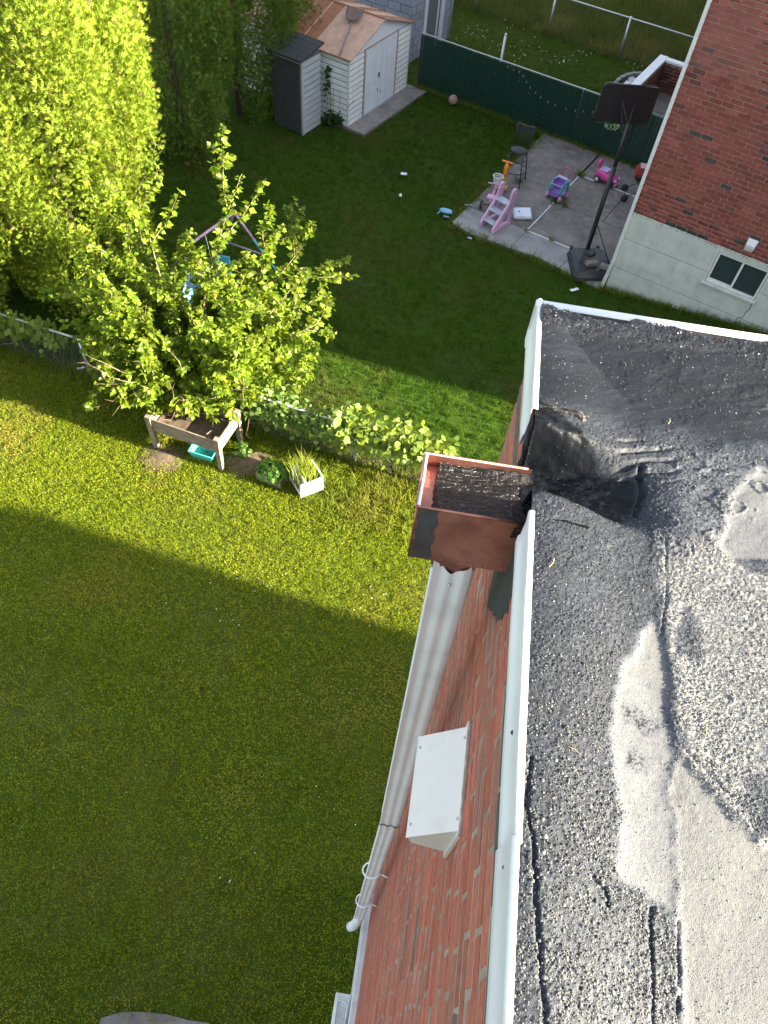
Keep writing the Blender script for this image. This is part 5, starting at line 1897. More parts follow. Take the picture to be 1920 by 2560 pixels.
# ================================================================== RAISED BED
rbp = root('raised_bed', 'weathered wooden raised garden bed on four tall legs below the sapling', 'planter', (-3.86, 7.66, 0), R(-15.5))
bw, bd, bh = 1.20, 0.66, 0.74
for (x_, y_) in ((0, 0), (bw, 0), (bw, bd), (0, bd)):
    MB().add([(x_ - 0.035, y_ - 0.035, 0), (x_ + 0.035, y_ - 0.035, 0), (x_ + 0.035, y_ + 0.035, 0), (x_ - 0.035, y_ + 0.035, 0),
              (x_ - 0.045, y_ - 0.045, bh), (x_ + 0.045, y_ - 0.045, bh), (x_ + 0.045, y_ + 0.045, bh), (x_ - 0.045, y_ + 0.045, bh)],
             [(0, 3, 2, 1), (4, 5, 6, 7), (0, 1, 5, 4), (1, 2, 6, 5), (2, 3, 7, 6), (3, 0, 4, 7)]).build('leg', M['wood_old'], rbp)
for k in range(2):
    z0 = 0.44 + k * 0.135
    MB().box(0.05, bw - 0.05, -0.022, 0.0, z0, z0 + 0.13, T(0, 0, -0.02 * k * 0, 0), ch=0.004).build('plank', M['wood_old'], rbp)
    MB().box(0.05, bw - 0.05, bd, bd + 0.022, z0, z0 + 0.13, ch=0.004).build('plank', M['wood_old'], rbp)
    MB().box(bw, bw + 0.022, 0.05, bd - 0.05, z0, z0 + 0.13, ch=0.004).build('plank', M['wood_old'], rbp)
    MB().box(-0.022, 0.0, 0.05, bd - 0.05, z0, z0 + 0.13, ch=0.004).build('plank', M['wood_old'], rbp)
for k in range(5):
    MB().box(0.05 + k * 0.222, 0.25 + k * 0.222, 0.003, bd - 0.003, 0.445, 0.462).build('floor_board', M['wood_old'], rbp)
vs_, fs_ = [], []
for i in range(17):
    for j in range(9):
        vs_.append((0.03 + (bw - 0.06) * i / 16, 0.02 + (bd - 0.04) * j / 8, 0.47 + 0.03 * random.random()))
for i in range(16):
    for j in range(8):
        fs_.append((i * 9 + j, (i + 1) * 9 + j, (i + 1) * 9 + j + 1, i * 9 + j + 1))
MB().add(vs_, fs_).build('bed_soil', M['soil'], rbp, True)
MB().tube([(0.9, 0.12, 0.53), (0.97, 0.10, 0.66), (1.02, 0.16, 0.70)], [0.012, 0.01, 0.004], 6).build('broken_stake', M['wood_old'], rbp)
MB().box(-0.01, 0.07, -0.06, 0.02, 0, 0.012, T(bw - 0.03, 0.02, bh + 0.001)).build('cap_board', M['wood_old'], rbp)
# turquoise tub below
tb = root('turquoise_tub', 'turquoise plastic tub lying under the wooden raised bed', 'tub', (-3.05, 7.60, 0), R(-12))
tq = plastic('turquoise_plastic', (0.06, 0.40, 0.38))
b = MB()
b.add([(-0.17, -0.10, 0.0), (0.17, -0.10, 0.0), (0.17, 0.10, 0.0), (-0.17, 0.10, 0.0), (-0.21, -0.135, 0.15), (0.21, -0.135, 0.15), (0.21, 0.135, 0.15), (-0.21, 0.135, 0.15),
       (-0.19, -0.115, 0.15), (0.19, -0.115, 0.15), (0.19, 0.115, 0.15), (-0.19, 0.115, 0.15), (-0.155, -0.085, 0.02), (0.155, -0.085, 0.02), (0.155, 0.085, 0.02), (-0.155, 0.085, 0.02)],
      [(0, 3, 2, 1), (0, 1, 5, 4), (1, 2, 6, 5), (2, 3, 7, 6), (3, 0, 4, 7), (4, 5, 9, 8), (5, 6, 10, 9), (6, 7, 11, 10), (7, 4, 8, 11), (8, 9, 13, 12), (9, 10, 14, 13), (10, 11, 15, 14), (11, 8, 12, 15), (12, 13, 14, 15)])
b.build('tub_body', tq, tb)
MB().tube([(-0.21, -0.135, 0.15), (0.21, -0.135, 0.15), (0.21, 0.135, 0.15), (-0.21, 0.135, 0.15)], 0.010, 6, close=True).build('rim', tq, tb, True)
# bare soil mounds by the bed
for (x_, y_, r_, nm) in ((-3.72, 7.45, 0.30, 'a'), (-2.3, 7.55, 0.32, 'b')):
    vs_, fs_ = [(x_, y_, 0.045)], []
    for k in range(1, 4):
        for q in range(18):
            a = 2 * math.pi * q / 18
            rr = r_ * k / 3 * (0.85 + 0.3 * random.random())
            vs_.append((x_ + rr * 1.3 * math.cos(a), y_ + rr * math.sin(a), 0.045 - 0.02 * k + 0.012 * random.random()))
    for q in range(18):
        fs_.append((0, 1 + q, 1 + (q + 1) % 18))
        for k in range(2):
            fs_.append((1 + k * 18 + q, 1 + (k + 1) * 18 + q, 1 + (k + 1) * 18 + (q + 1) % 18, 1 + k * 18 + (q + 1) % 18))
    MB().add(vs_, fs_).build('soil_patch', M['soil'], None, True, kind='structure')


# ------------------------------------------------------------------ white lattice planter with grass, low planter with herb
def tufts(parent, name, n, spread, hmin, hmax, w, cols, seed, z0=0.0, c=(0, 0)):
    rgt = np.random.default_rng(seed)
    s_ = Scat()
    p = np.stack([c[0] + rgt.normal(0, spread[0], n), c[1] + rgt.normal(0, spread[1], n), np.full(n, z0)], 1)
    tv_ = [(-w, 0, 0), (w, 0, 0), (w * 0.7, 0.10, 0.55), (-w * 0.7, 0.10, 0.55), (0, 0.30, 1.0)]
    tf_2 = [(0, 1, 2), (0, 2, 3), (3, 2, 4)]
    hs = rgt.uniform(hmin, hmax, n)
    ms = rotz_mats(rgt.uniform(0, 6.28, n), np.ones(n))
    ms = ms * np.stack([np.ones(n), hs * rgt.uniform(0.3, 1.3, n), hs], 1)[:, None, :]
    t_ = rgt.random((n, 1))
    s_.put(tv_, tf_2, p, ms, np.array(cols[0]) * (1 - t_) + np.array(cols[1]) * t_)
    return s_.build(name, M['grass'], parent)


wp = root('lattice_planter', 'white lattice-sided square planter with a tuft of tall grass', 'planter', (-1.30, 7.22, 0), R(35))
for k in range(4):
    if k == 2:
        continue
    f = bpy.data.objects.new('side_panel', None)
    COL.objects.link(f)
    f.parent = wp
    f.rotation_euler = (0, 0, k * math.pi / 2)
    s2 = 0.20
    if k == 3:
        f.rotation_euler = (R(-16), 0, k * math.pi / 2)
    MB().box(-s2 + 0.004, s2 - 0.004, -s2, -s2 + 0.008, 0.02, 0.29).build('back_board', M['white'], f)
    for (a, c, z0, z1) in ((-s2, -s2 + 0.03, 0.0, 0.32), (s2 - 0.03, s2, 0.0, 0.32), (-s2 + 0.03, s2 - 0.03, 0.0, 0.028), (-s2 + 0.03, s2 - 0.03, 0.29, 0.32)):
        MB().box(a, c, -s2 - 0.012, -s2 + 0.012, z0, z1, ch=0.002).build('frame_bar', M['white'], f)
    for sgn in (1, -1):
        for q in (-0.11, 0.0, 0.11):
            MB().tube([(max(-s2 + 0.03, q - 0.14), -s2 - 0.006, 0.16 - sgn * 0.125 * (min(0.14, q + s2 - 0.03) / 0.14)), (min(s2 - 0.03, q + 0.14), -s2 - 0.006, 0.16 + sgn * 0.125 * (min(0.14, s2 - 0.03 - q) / 0.14))], 0.006, 4).build('lattice_bar', M['white'], f)
MB().box(-0.185, 0.185, -0.185, 0.185, 0.01, 0.17).build('soil_fill', M['soil'], wp)
tufts(wp, 'grass_tuft', 420, (0.09, 0.09), 0.18, 0.60, 0.006, ((0.14, 0.2, 0.03), (0.27, 0.3, 0.06)), 401, 0.14)
lp = root('herb_planter', 'low wooden box overflowing with a bright green herb, left of the lattice planter', 'planter', (-1.86, 7.28, 0), R(-18))
for (a, c, y0, y1) in ((-0.22, 0.22, -0.14, -0.12), (-0.22, 0.22, 0.12, 0.14), (-0.22, -0.20, -0.12, 0.12), (0.20, 0.22, -0.12, 0.12)):
    MB().box(a, c, y0, y1, 0, 0.17, ch=0.003).build('plank', M['wood_old'], lp)
MB().box(-0.20, 0.20, -0.12, 0.12, 0.0, 0.14).build('soil_fill', M['soil'], lp)
rgt = np.random.default_rng(402)
n = 420
d = rgt.normal(0, 1, (n, 3))
d /= np.linalg.norm(d, axis=1, keepdims=True)
d[:, 2] = np.abs(d[:, 2])
p = d * (rgt.random((n, 1)) ** 0.4) * np.array([0.27, 0.22, 0.22]) + np.array([0, 0, 0.14])
s_ = Scat()
s_.put(LEAF_V, LEAF_F, p, frame_mats(d + rgt.normal(0, 0.4, (n, 3)) + np.array([0, 0, 0.5]), rgt.normal(0, 1, (n, 3)), rgt.uniform(0.04, 0.075, n)), np.array([[0.10, 0.20, 0.03]]) * (0.7 + 0.7 * rgt.random((n, 1))))
s_.build('leaves', M['leaf'], lp)
wd = root('weed', 'small round-leaved weed growing beside the right leg of the raised bed', 'plant', (-2.42, 7.70, 0))
n = 60
d = rgt.normal(0, 1, (n, 3))
d[:, 2] = np.abs(d[:, 2])
s_ = Scat()
s_.put(LEAF_V, LEAF_F, d * np.array([0.05, 0.05, 0.08]) + np.array([0, 0, 0.05]), frame_mats(d + np.array([0, 0, 0.8]), rgt.normal(0, 1, (n, 3)), rgt.uniform(0.05, 0.09, n)), np.array([[0.08, 0.15, 0.03]]) * (0.8 + 0.5 * rgt.random((n, 1))))
s_.build('leaves', M['leaf'], wd)

# ================================================================== BASKETBALL HOOP (local +y = facing the court)
hp = root('basketball_hoop', 'portable basketball hoop with black backboard on a black filled base', 'basketball hoop', NB(-0.80, 0.76, 0.03), RN + R(38))
MB().tube([(0, 0, 0.10), (0, -0.0, 2.0)], 0.048, 12).build('pole', M['dark_metal'], hp, True)
MB().tube([(0, 0, 1.95), (0.03, 0.08, 2.80)], 0.042, 12).build('pole', M['dark_metal'], hp, True)
b = MB()
prof_b = [(-0.44, -0.92), (0.44, -0.92), (0.50, -0.80), (0.42, 0.02), (0.30, 0.13), (-0.30, 0.13), (-0.42, 0.02), (-0.50, -0.80)]
for (z0, z1, s0, s1) in ((0.0, 0.07, 1.0, 0.97), (0.07, 0.12, 0.95, 0.88), (0.12, 0.165, 0.84, 0.74)):
    cy = -0.40
    n_ = len(prof_b)
    b.add([(p_[0] * s0, cy + (p_[1] - cy) * s0, z0) for p_ in prof_b] + [(p_[0] * s1, cy + (p_[1] - cy) * s1, z1) for p_ in prof_b],
          [tuple(range(n_ - 1, -1, -1)), tuple(range(n_, 2 * n_))] + [(i, (i + 1) % n_, n_ + (i + 1) % n_, n_ + i) for i in range(n_)])
bo = b.build('base', M['black_plastic'], hp)
MB().lathe([(0.13, 0), (0.12, 0.03), (0.07, 0.035)], 16, T(0, -0.18, 0.16)).build('filler_cap', M['black_plastic'], bo, True)
for s_ in (-1, 1):
    for k in range(3):
        MB().tube([(s_ * (0.36 - 0.05 * k), -0.80, 0.16 + 0.005 * k), (s_ * (0.30 - 0.05 * k), -0.45, 0.172)], 0.016, 6).build('ridge', M['black_plastic'], bo, True)
    MB().tube([(0, 0.0, 0.80), (s_ * 0.34, -0.62, 0.14)], 0.011, 6).build('strut', M['dark_metal'], hp, True)
    MB().lathe([(0.055, -0.02), (0.06, 0), (0.055, 0.02)], 14, T(s_ * 0.30, 0.15, 0.06, 0, 0, R(90))).build('wheel', M['black_plastic'], hp, True)
# backboard: rounded slab, seen from behind, with frame and struts
bc = Vector((0.06, 0.53, 2.93))
bwid, bhei = 1.10, 0.70
out_ = []
for (sx, sz, a0) in ((1, 1, 0), (-1, 1, 90), (-1, -1, 180), (1, -1, 270)):
    for k in range(5):
        a = R(a0 + 22.5 * k)
        out_.append((sx * (bwid / 2 - 0.07) + 0.07 * math.cos(a), sz * (bhei / 2 - 0.07) + 0.07 * math.sin(a)))
bm_brd = pmat('black_board', (0.018, 0.015, 0.017), 0.6, 0.3, 14, 0.25, 30)
board = MB().prism(out_, -0.02, 0.02, Matrix.Translation(bc) @ Matrix.Rotation(R(4), 4, 'Y') @ Matrix.Rotation(R(90), 4, 'X')).build('backboard', bm_brd, hp)
MB().tube([tuple(bc + Vector((p_[0], -0.022, p_[1]))) for p_ in out_], 0.013, 6, close=True).build('rim_frame', bm_brd, board, True)
for k in range(9):
    a = -0.5 + k * 0.125
    MB().tube([tuple(bc + Vector((max(-0.52, a - 0.22), -0.0235, -0.30))), tuple(bc + Vector((min(0.52, a + 0.22), -0.0235, 0.30)))], 0.005, 4).build('rib', bm_brd, board)
for s_ in (-1, 1):
    MB().tube([(0.03, 0.08, 2.76), tuple(bc + Vector((s_ * 0.16, -0.025, 0.16)))], 0.013, 6).build('brace', M['dark_metal'], hp, True)
    MB().tube([(0.03, 0.06, 2.52), tuple(bc + Vector((s_ * 0.10, -0.025, -0.22)))], 0.013, 6).build('brace', M['dark_metal'], hp, True)
MB().tube([(0.02, 0.05, 2.62), (-0.02, 0.30, 2.74), (-0.06, 0.47, 2.98)], 0.010, 6).build('lift_rod', M['dark_metal'], hp, True)
rc = Vector((0.06, 0.86, 2.70))
MB().tube([tuple(rc + Vector((0.225 * math.cos(a), 0.225 * math.sin(a), 0))) for a in np.linspace(0, 2 * math.pi, 25)[:-1]], 0.011, 6, close=True).build('ring', pmat('orange_ring', (0.5, 0.10, 0.03), 0.5), hp, True)
MB().box(rc.x - 0.06, rc.x + 0.06, 0.55, 0.64, 2.66, 2.72).build('ring_bracket', M['dark_metal'], hp)
net = MB()
for k in range(12):
    for s_ in (1, -1):
        pts = []
        for q in range(6):
            a = 2 * math.pi * (k + s_ * q * 0.5) / 12
            rr = 0.222 - 0.018 * q
            pts.append(tuple(rc + Vector((rr * math.cos(a), rr * math.sin(a), -0.075 * q))))
        net.tube(pts, 0.0065, 4)
net.build('net', pmat('pale_green_net', (0.42, 0.62, 0.36), 0.7), hp, True)
# blocks weighing the base down
for k, (x_, y_, rz_, lb, lx) in enumerate(((-0.08, -0.60, 0.9, 'brown stone block on the hoop base, nearer to the pole', 0.13), (0.20, -0.72, 0.2, 'grey rubble block on the hoop base beside the painted wall', 0.12))):
    q = NB(-0.80, 0.76, 0.03)
    c_ = Matrix.Translation(q) @ Matrix.Rotation(RN + R(38), 4, 'Z') @ Vector((x_, y_, 0.166))
    bl_ = MB().box(-lx, lx, -0.065, 0.065, 0, 0.09, ch=0.014).build('stone_block', pmat('stone_%d' % k, (0.20, 0.16, 0.125) if k == 0 else (0.19, 0.18, 0.165), 0.9, 0.25, 14, 0.6, 50), None)
    bl_.location = c_
    bl_.rotation_euler = (0, 0.06, rz_ + RN)
    tag(bl_, lb, 'stone')

# ================================================================== THINGS ON THE PATIO
PZ = 0.032


def wheel(r, w, M_, n=16):
    return MB().lathe([(r * 0.55, -w / 2), (r * 0.92, -w / 2), (r, -w / 3), (r, w / 3), (r * 0.92, w / 2), (r * 0.55, w / 2)], n, M_)


def hub(r, w, M_, n=14):
    return MB().lathe([(r * 0.56, -w / 2 - 0.004), (r * 0.50, -w / 2 - 0.012), (0.015, -w / 2 - 0.014)], n, M_).lathe([(0.015, w / 2 + 0.014), (r * 0.5, w / 2 + 0.012), (r * 0.56, w / 2 + 0.004)], n, M_)


AXX = Matrix.Rotation(R(90), 4, 'Y')          # lathe axis -> local x
# bar stool
st = root('bar_stool', 'black metal bar stool with spindle back at the patio edge', 'bar stool', NB(-3.42, 2.36, PZ), RN + R(8))
SM = M['dark_metal']
for (sx, sy) in ((-1, -1), (1, -1), (1, 1), (-1, 1)):
    MB().tube([(sx * 0.15, sy * 0.15, 0.72), (sx * 0.19, sy * 0.19, 0.42), (sx * 0.25, sy * 0.24, 0.0)], 0.013, 8).build('leg', SM, st, True)
for z_, r_ in ((0.30, 0.262), (0.58, 0.225)):
    MB().tube([(r_ * math.cos(a), r_ * math.sin(a), z_) for a in np.linspace(0, 2 * math.pi, 25)[:-1]], 0.010, 6, close=True).build('footrest_ring', SM, st, True)
MB().lathe([(0.16, 0.715), (0.185, 0.73), (0.19, 0.75), (0.17, 0.765), (0.05, 0.758)], 20, Matrix.Diagonal((1.05, 0.85, 1, 1))).build('seat', SM, st, True)
for s_ in (-1, 1):
    MB().tube([(s_ * 0.165, 0.15, 0.75), (s_ * 0.185, 0.20, 1.0), (s_ * 0.205, 0.25, 1.20)], 0.017, 8).build('back_post', SM, st, True)
for k in range(6):
    x_ = -0.125 + 0.05 * k
    MB().tube([(x_, 0.165, 0.77), (x_ * 1.15, 0.235, 1.08)], 0.011, 6).build('spindle', SM, st, True)
vs_, fs_ = [], []
for i in range(11):
    a = -0.215 + 0.043 * i
    yy = 0.265 - 0.045 * (1 - (a / 0.215) ** 2) + 0.02
    for (dy, z_) in ((0, 1.07), (0.015, 1.07), (0.03, 1.215), (0.012, 1.215)):
        vs_.append((a, yy + dy - 0.03, z_ + 0.015 * (1 - (a / 0.215) ** 2) * 0))
for i in range(10):
    for k in range(4):
        fs_.append((i * 4 + k, i * 4 + (k + 1) % 4, (i + 1) * 4 + (k + 1) % 4, (i + 1) * 4 + k))
fs_ += [(0, 1, 2, 3), (43, 42, 41, 40)]
MB().add(vs_, fs_).build('top_rail', SM, st)


def ball(name, label, loc, r, mat, seam, cat='ball'):
    t = root(name, label, cat, loc, 0.4)
    MB().sphere((0, 0, r), r, 20, 14).build('skin', mat, t, True)
    s_ = MB()
    for (ax_, off) in (('z', 0), ('x', 0), ('y', 0.45), ('y', -0.45)):
        pts = []
        rr = math.sqrt(max(0.01, 1 - off * off)) * r * 1.003
        for a in np.linspace(0, 2 * math.pi, 25)[:-1]:
            c_, d_ = rr * math.cos(a), rr * math.sin(a)
            pts.append({'z': (c_, d_, r), 'x': (0, c_, r + d_), 'y': (c_, off * r * 1.003, r + d_)}[ax_])
        s_.tube(pts, r * 0.022, 4, close=True)
    s_.build('seam', seam, t, True)
    return t


ball('basketball', 'faded tan basketball lying on the grass by the green fence', NB(-6.43, 4.72), 0.122, pmat('faded_ball', (0.36, 0.22, 0.18), 0.7, 0.15), M['dark_metal'])
ball('play_ball', 'grey ball under the black bar stool', NB(-3.30, 2.46, PZ), 0.115, pmat('grey_ball', (0.26, 0.26, 0.25), 0.6, 0.15), M['dark_metal'])
ball('small_ball', 'tiny white ball lying in the middle of the shaded lawn', NB(-5.17, 0.09, 0.02), 0.038, pmat('white_ball', (0.75, 0.73, 0.66), 0.6, 0.05), M['white_old'])

# orange and yellow scooter
so = root('toy_scooter', 'orange and yellow toy scooter standing beside the bar stool', 'scooter', NB(-3.42, 1.72, PZ), RN + R(10))
om, ym = plastic('orange_plastic', (0.80, 0.24, 0.02)), plastic('yellow_plastic', (0.72, 0.42, 0.06))
MB().tube([(0, 0.12, 0.30), (0.0, 0.14, 0.40), (0.0, 0.155, 0.55), (0, 0.16, 0.64)], [0.04, 0.055, 0.055, 0.035], 10).build('steering_column', om, so, True)
MB().tube([(-0.13, 0.16, 0.66), (-0.05, 0.16, 0.665), (0.05, 0.16, 0.665), (0.13, 0.16, 0.66)], [0.024, 0.019, 0.019, 0.024], 8).build('handlebar', om, so, True)
MB().sphere((0, 0.10, 0.29), 0.055, 12, 8, sq=(0.9, 1.0, 1.0)).sphere((0, 0.11, 0.20), 0.075, 12, 8, sq=(1.1, 0.8, 1.0)).build('front_fork', ym, so, True)
MB().box(-0.055, 0.055, -0.42, 0.10, 0.07, 0.11, ch=0.018).build('deck', ym, so)
MB().box(-0.035, 0.035, -0.38, -0.26, 0.1105, 0.122, ch=0.004).build('grip_pad', M['black_plastic'], so)
for k in range(3):
    MB().box(-0.025, 0.025, -0.20 + 0.09 * k, -0.17 + 0.09 * k, 0.1105, 0.118).build('deck_stripe', plastic('red_stripe', (0.5, 0.05, 0.03)), so)
for (x_, y_) in ((-0.10, 0.12), (0.10, 0.12)):
    w_ = wheel(0.075, 0.035, T(x_, y_, 0.075) @ AXX).build('wheel', ym, so, True)
    hub(0.075, 0.035, T(x_, y_, 0.075) @ AXX).build('hub', om, w_, True)
wheel(0.055, 0.05, T(0, -0.40, 0.055) @ AXX).build('wheel', M['black_plastic'], so, True)

# pink tricycle with white basket
tk = root('toy_tricycle', 'pink tricycle with white basket behind the pink toy steps', 'tricycle', NB(-3.36, 1.18, PZ), RN + R(12))
pk, lpk = plastic('pink_plastic', (0.62, 0.22, 0.46)), plastic('pale_pink_plastic', (0.66, 0.36, 0.56))
MB().tube([(0, 0.16, 0.13), (0, 0.10, 0.32), (0, 0.06, 0.44)], [0.028, 0.025, 0.022], 8).build('fork', lpk, tk, True)
MB().tube([(0, 0.10, 0.30), (0, -0.05, 0.22), (0, -0.26, 0.18)], 0.03, 8).build('frame', lpk, tk, True)
MB().box(-0.10, 0.10, -0.24, -0.08, 0.22, 0.28, ch=0.02).build('saddle', lpk, tk)
MB().tube([(-0.17, -0.30, 0.13), (0.17, -0.30, 0.13)], 0.014, 6).build('axle', M['dark_metal'], tk, True)
MB().tube([(-0.17, 0.03, 0.45), (0, 0.06, 0.46), (0.17, 0.03, 0.45)], 0.016, 8).build('handlebar', lpk, tk, True)
bk = MB()
for z_, r_ in ((0.46, 0.085), (0.50, 0.095), (0.54, 0.105), (0.58, 0.115)):
    bk.tube([(r_ * math.cos(a), 0.17 + r_ * 0.85 * math.sin(a), z_) for a in np.linspace(0, 2 * math.pi, 19)[:-1]], 0.009 if z_ < 0.57 else 0.014, 5, close=True)
for k in range(12):
    a = 2 * math.pi * k / 12
    bk.tube([(0.08 * math.cos(a), 0.17 + 0.07 * math.sin(a), 0.44), (0.115 * math.cos(a), 0.17 + 0.098 * math.sin(a), 0.58)], 0.007, 4)
bk.lathe([(0.08, 0.44), (0.08, 0.45)], 12, T(0, 0.17, 0))
bk.build('basket', M['white'], tk, True)
for (x_, y_, r_) in ((0, 0.16, 0.13), (-0.18, -0.30, 0.10), (0.18, -0.30, 0.10)):
    w_ = wheel(r_, 0.045, T(x_, y_, r_) @ AXX).build('wheel', M['black_plastic'], tk, True)
    hub(r_, 0.045, T(x_, y_, r_) @ AXX).build('hub', lpk, w_, True)
MB().box(-0.02, 0.03, -0.38, -0.34, 0.0, 0.05, ch=0.01).build('pedal', plastic('red_pedal', (0.55, 0.06, 0.05)), tk)

# pink toddler steps with grey treads
sp_ = root('toy_steps', 'pale pink toddler steps with grey treads at the patio corner', 'toy steps', NB(-2.98, 0.18, PZ), RN - R(12))
pm = plastic('steps_pink', (0.58, 0.34, 0.52))
gmx = plastic('grey_tread', (0.36, 0.40, 0.48))
for s_ in (-1, 1):
    x_ = s_ * 0.175
    side = [(0.0, 0.0), (0.62, 0.0), (0.62, 0.06), (0.60, 0.52), (0.64, 0.70), (0.62, 0.80), (0.57, 0.84), (0.50, 0.82), (0.46, 0.72), (0.44, 0.56), (0.12, 0.14), (0.0, 0.08)]
    hole = [(0.17, 0.09), (0.52, 0.09), (0.52, 0.46), (0.47, 0.46)]
    o2 = bpy.data.objects.new('side_frame', None)
    COL.objects.link(o2)
    o2.parent = sp_
    # solid bars following the panel outline leave the triangular opening free
    for poly_ in ([(0.0, 0.0), (0.62, 0.0), (0.62, 0.085), (0.17, 0.085), (0.0, 0.09)], [(0.0, 0.092), (0.17, 0.087), (0.50, 0.50), (0.45, 0.58)], [(0.54, 0.087), (0.62, 0.087), (0.60, 0.52), (0.53, 0.52)], [(0.452, 0.582), (0.502, 0.522), (0.60, 0.522), (0.65, 0.70), (0.63, 0.81), (0.57, 0.85), (0.50, 0.82), (0.46, 0.72)]):
        Mx = Matrix.Translation((x_, 0, 0)) @ Matrix(((0, 0, 1, 0), (1, 0, 0, 0), (0, 1, 0, 0), (0, 0, 0, 1)))
        MB().prism(poly_, -0.026, 0.026, Mx).build('side_bar', pm, o2)
    MB().lathe([(0.045, -0.03), (0.045, 0.03)], 12, T(x_, 0.57, 0.72) @ AXX).build('grip_hole_rim', lpk, o2, True)
    for k in range(2):
        MB().box(x_ - 0.035, x_ + 0.035, 0.0 + 0.55 * k, 0.09 + 0.55 * k, -0.0, 0.03, ch=0.008).build('foot', pm, o2)
for k in range(3):
    MB().box(-0.149, 0.149, 0.05 + 0.15 * k, 0.21 + 0.17 * k, 0.14 + 0.19 * k, 0.17 + 0.19 * k, ch=0.008).build('tread', gmx, sp_)
for z_ in (0.26, 0.44):
    MB().tube([(-0.15, 0.56, z_), (0.15, 0.56, z_)], 0.015, 6).build('cross_bar', pm, sp_, True)
# orange toy under the steps
ot = root('toy_crab', 'small orange toy lying under the pink steps', 'toy', NB(-2.80, 0.52, PZ), RN)
MB().sphere((0, 0, 0.05), 0.055, 12, 8, sq=(1.1, 0.9, 0.8)).build('body', om, ot, True)
for a in (0.3, 1.4, 2.6, 3.7, 5.0):
    MB().tube([(0.04 * math.cos(a), 0.04 * math.sin(a), 0.05), (0.09 * math.cos(a), 0.09 * math.sin(a), 0.06), (0.10 * math.cos(a), 0.10 * math.sin(a), 0.01)], 0.012, 6).build('leg', om, ot, True)

# white plastic tray lying on the concrete
ty = root('plastic_tray', 'white plastic tray lid lying upside down on the concrete', 'tray', NB(-2.58, 1.20, PZ), RN + R(32))
vs_, fs_ = [], []
N_ = 13
for i in range(N_):
    for j in range(N_):
        a, c = i / (N_ - 1) - 0.5, j / (N_ - 1) - 0.5
        e_ = max(abs(a), abs(c)) * 2
        z_ = 0.10 - 0.07 * smooth(0.82, 1.0, np.array(e_)) + 0.03 * a + 0.012 * math.sin(5 * c)
        vs_.append((a * 0.44, c * 0.36, float(z_)))
for i in range(N_ - 1):
    for j in range(N_ - 1):
        fs_.append((i * N_ + j, (i + 1) * N_ + j, (i + 1) * N_ + j + 1, i * N_ + j + 1))
o_ = MB().add(vs_, fs_).build('shell', plastic('tray_white', (0.62, 0.67, 0.74)), ty, True)
o_.modifiers.new('thick', 'SOLIDIFY').thickness = 0.012
MB().box(-0.10, -0.07, -0.02, 0.02, 0.094, 0.106, ch=0.003).build('vent_slot', M['dark_metal'], ty)
MB().tube([(-0.22, -0.18, 0.025), (-0.10, -0.19, 0.02), (0.05, -0.185, 0.025)], 0.02, 6).build('grubby_rim', pmat('grubby_plastic', (0.26, 0.28, 0.24), 0.7), ty, True)

# doll cart: purple tray, teal hoops, lavender basket, pink handle
ct = root('toy_cart', 'purple and teal doll cart with pink handle on the painted line', 'toy cart', NB(-2.28, 2.40, PZ), RN - R(8))
pu, te, la = plastic('purple_plastic', (0.22, 0.10, 0.45)), plastic('teal_plastic', (0.05, 0.36, 0.36)), plastic('lavender_plastic', (0.45, 0.38, 0.62))
MB().lathe([(0.15, 0.09), (0.19, 0.11), (0.20, 0.15), (0.185, 0.15), (0.16, 0.12)], 18, Matrix.Diagonal((1, 1.15, 1, 1))).build('tray', pu, ct, True)
for s_ in (-1, 1):
    MB().tube([(s_ * 0.15, -0.14, 0.13), (s_ * 0.16, -0.15, 0.28), (s_ * 0.15, -0.08, 0.40), (s_ * 0.15, 0.08, 0.40), (s_ * 0.16, 0.15, 0.28), (s_ * 0.15, 0.14, 0.13)], 0.026, 8).build('hoop', te, ct, True)
    MB().tube([(s_ * 0.15, -0.12, 0.25), (s_ * 0.15, 0.12, 0.25)], 0.014, 6).build('hoop_bar', te, ct, True)
    MB().tube([(s_ * 0.10, 0.14, 0.42), (s_ * 0.10, 0.22, 0.56), (s_ * 0.09, 0.23, 0.62)], 0.013, 6).build('handle_arm', plastic('handle_pink', (0.52, 0.09, 0.20)), ct, True)
MB().tube([(-0.09, 0.23, 0.62), (0.09, 0.23, 0.62)], 0.014, 6).build('handle_bar', plastic('handle_pink', (0.52, 0.09, 0.20)), ct, True)
MB().add([(-0.13, -0.16, 0.36), (0.13, -0.16, 0.36), (0.13, 0.14, 0.43), (-0.13, 0.14, 0.43), (-0.10, -0.13, 0.29), (0.10, -0.13, 0.29), (0.10, 0.11, 0.34), (-0.10, 0.11, 0.34)],
         [(4, 5, 6, 7), (0, 4, 7, 3), (1, 2, 6, 5), (0, 1, 5, 4), (2, 3, 7, 6)]).build('basket', pu, ct)
MB().tube([(-0.135, -0.165, 0.36), (0.135, -0.165, 0.36), (0.135, 0.145, 0.43), (-0.135, 0.145, 0.43)], 0.016, 6, close=True).build('basket_rim', la, ct, True)
MB().box(-0.12, 0.12, 0.06, 0.14, 0.425, 0.45, ch=0.006).build('basket_lid', la, ct)
for (x_, y_) in ((-0.17, -0.14), (0.17, -0.14), (-0.17, 0.14), (0.17, 0.14)):
    w_ = wheel(0.075, 0.04, T(x_, y_, 0.075) @ AXX).build('wheel', pk, ct, True)
    hub(0.075, 0.04, T(x_, y_, 0.075) @ AXX).build('hub', M['white'], w_, True)

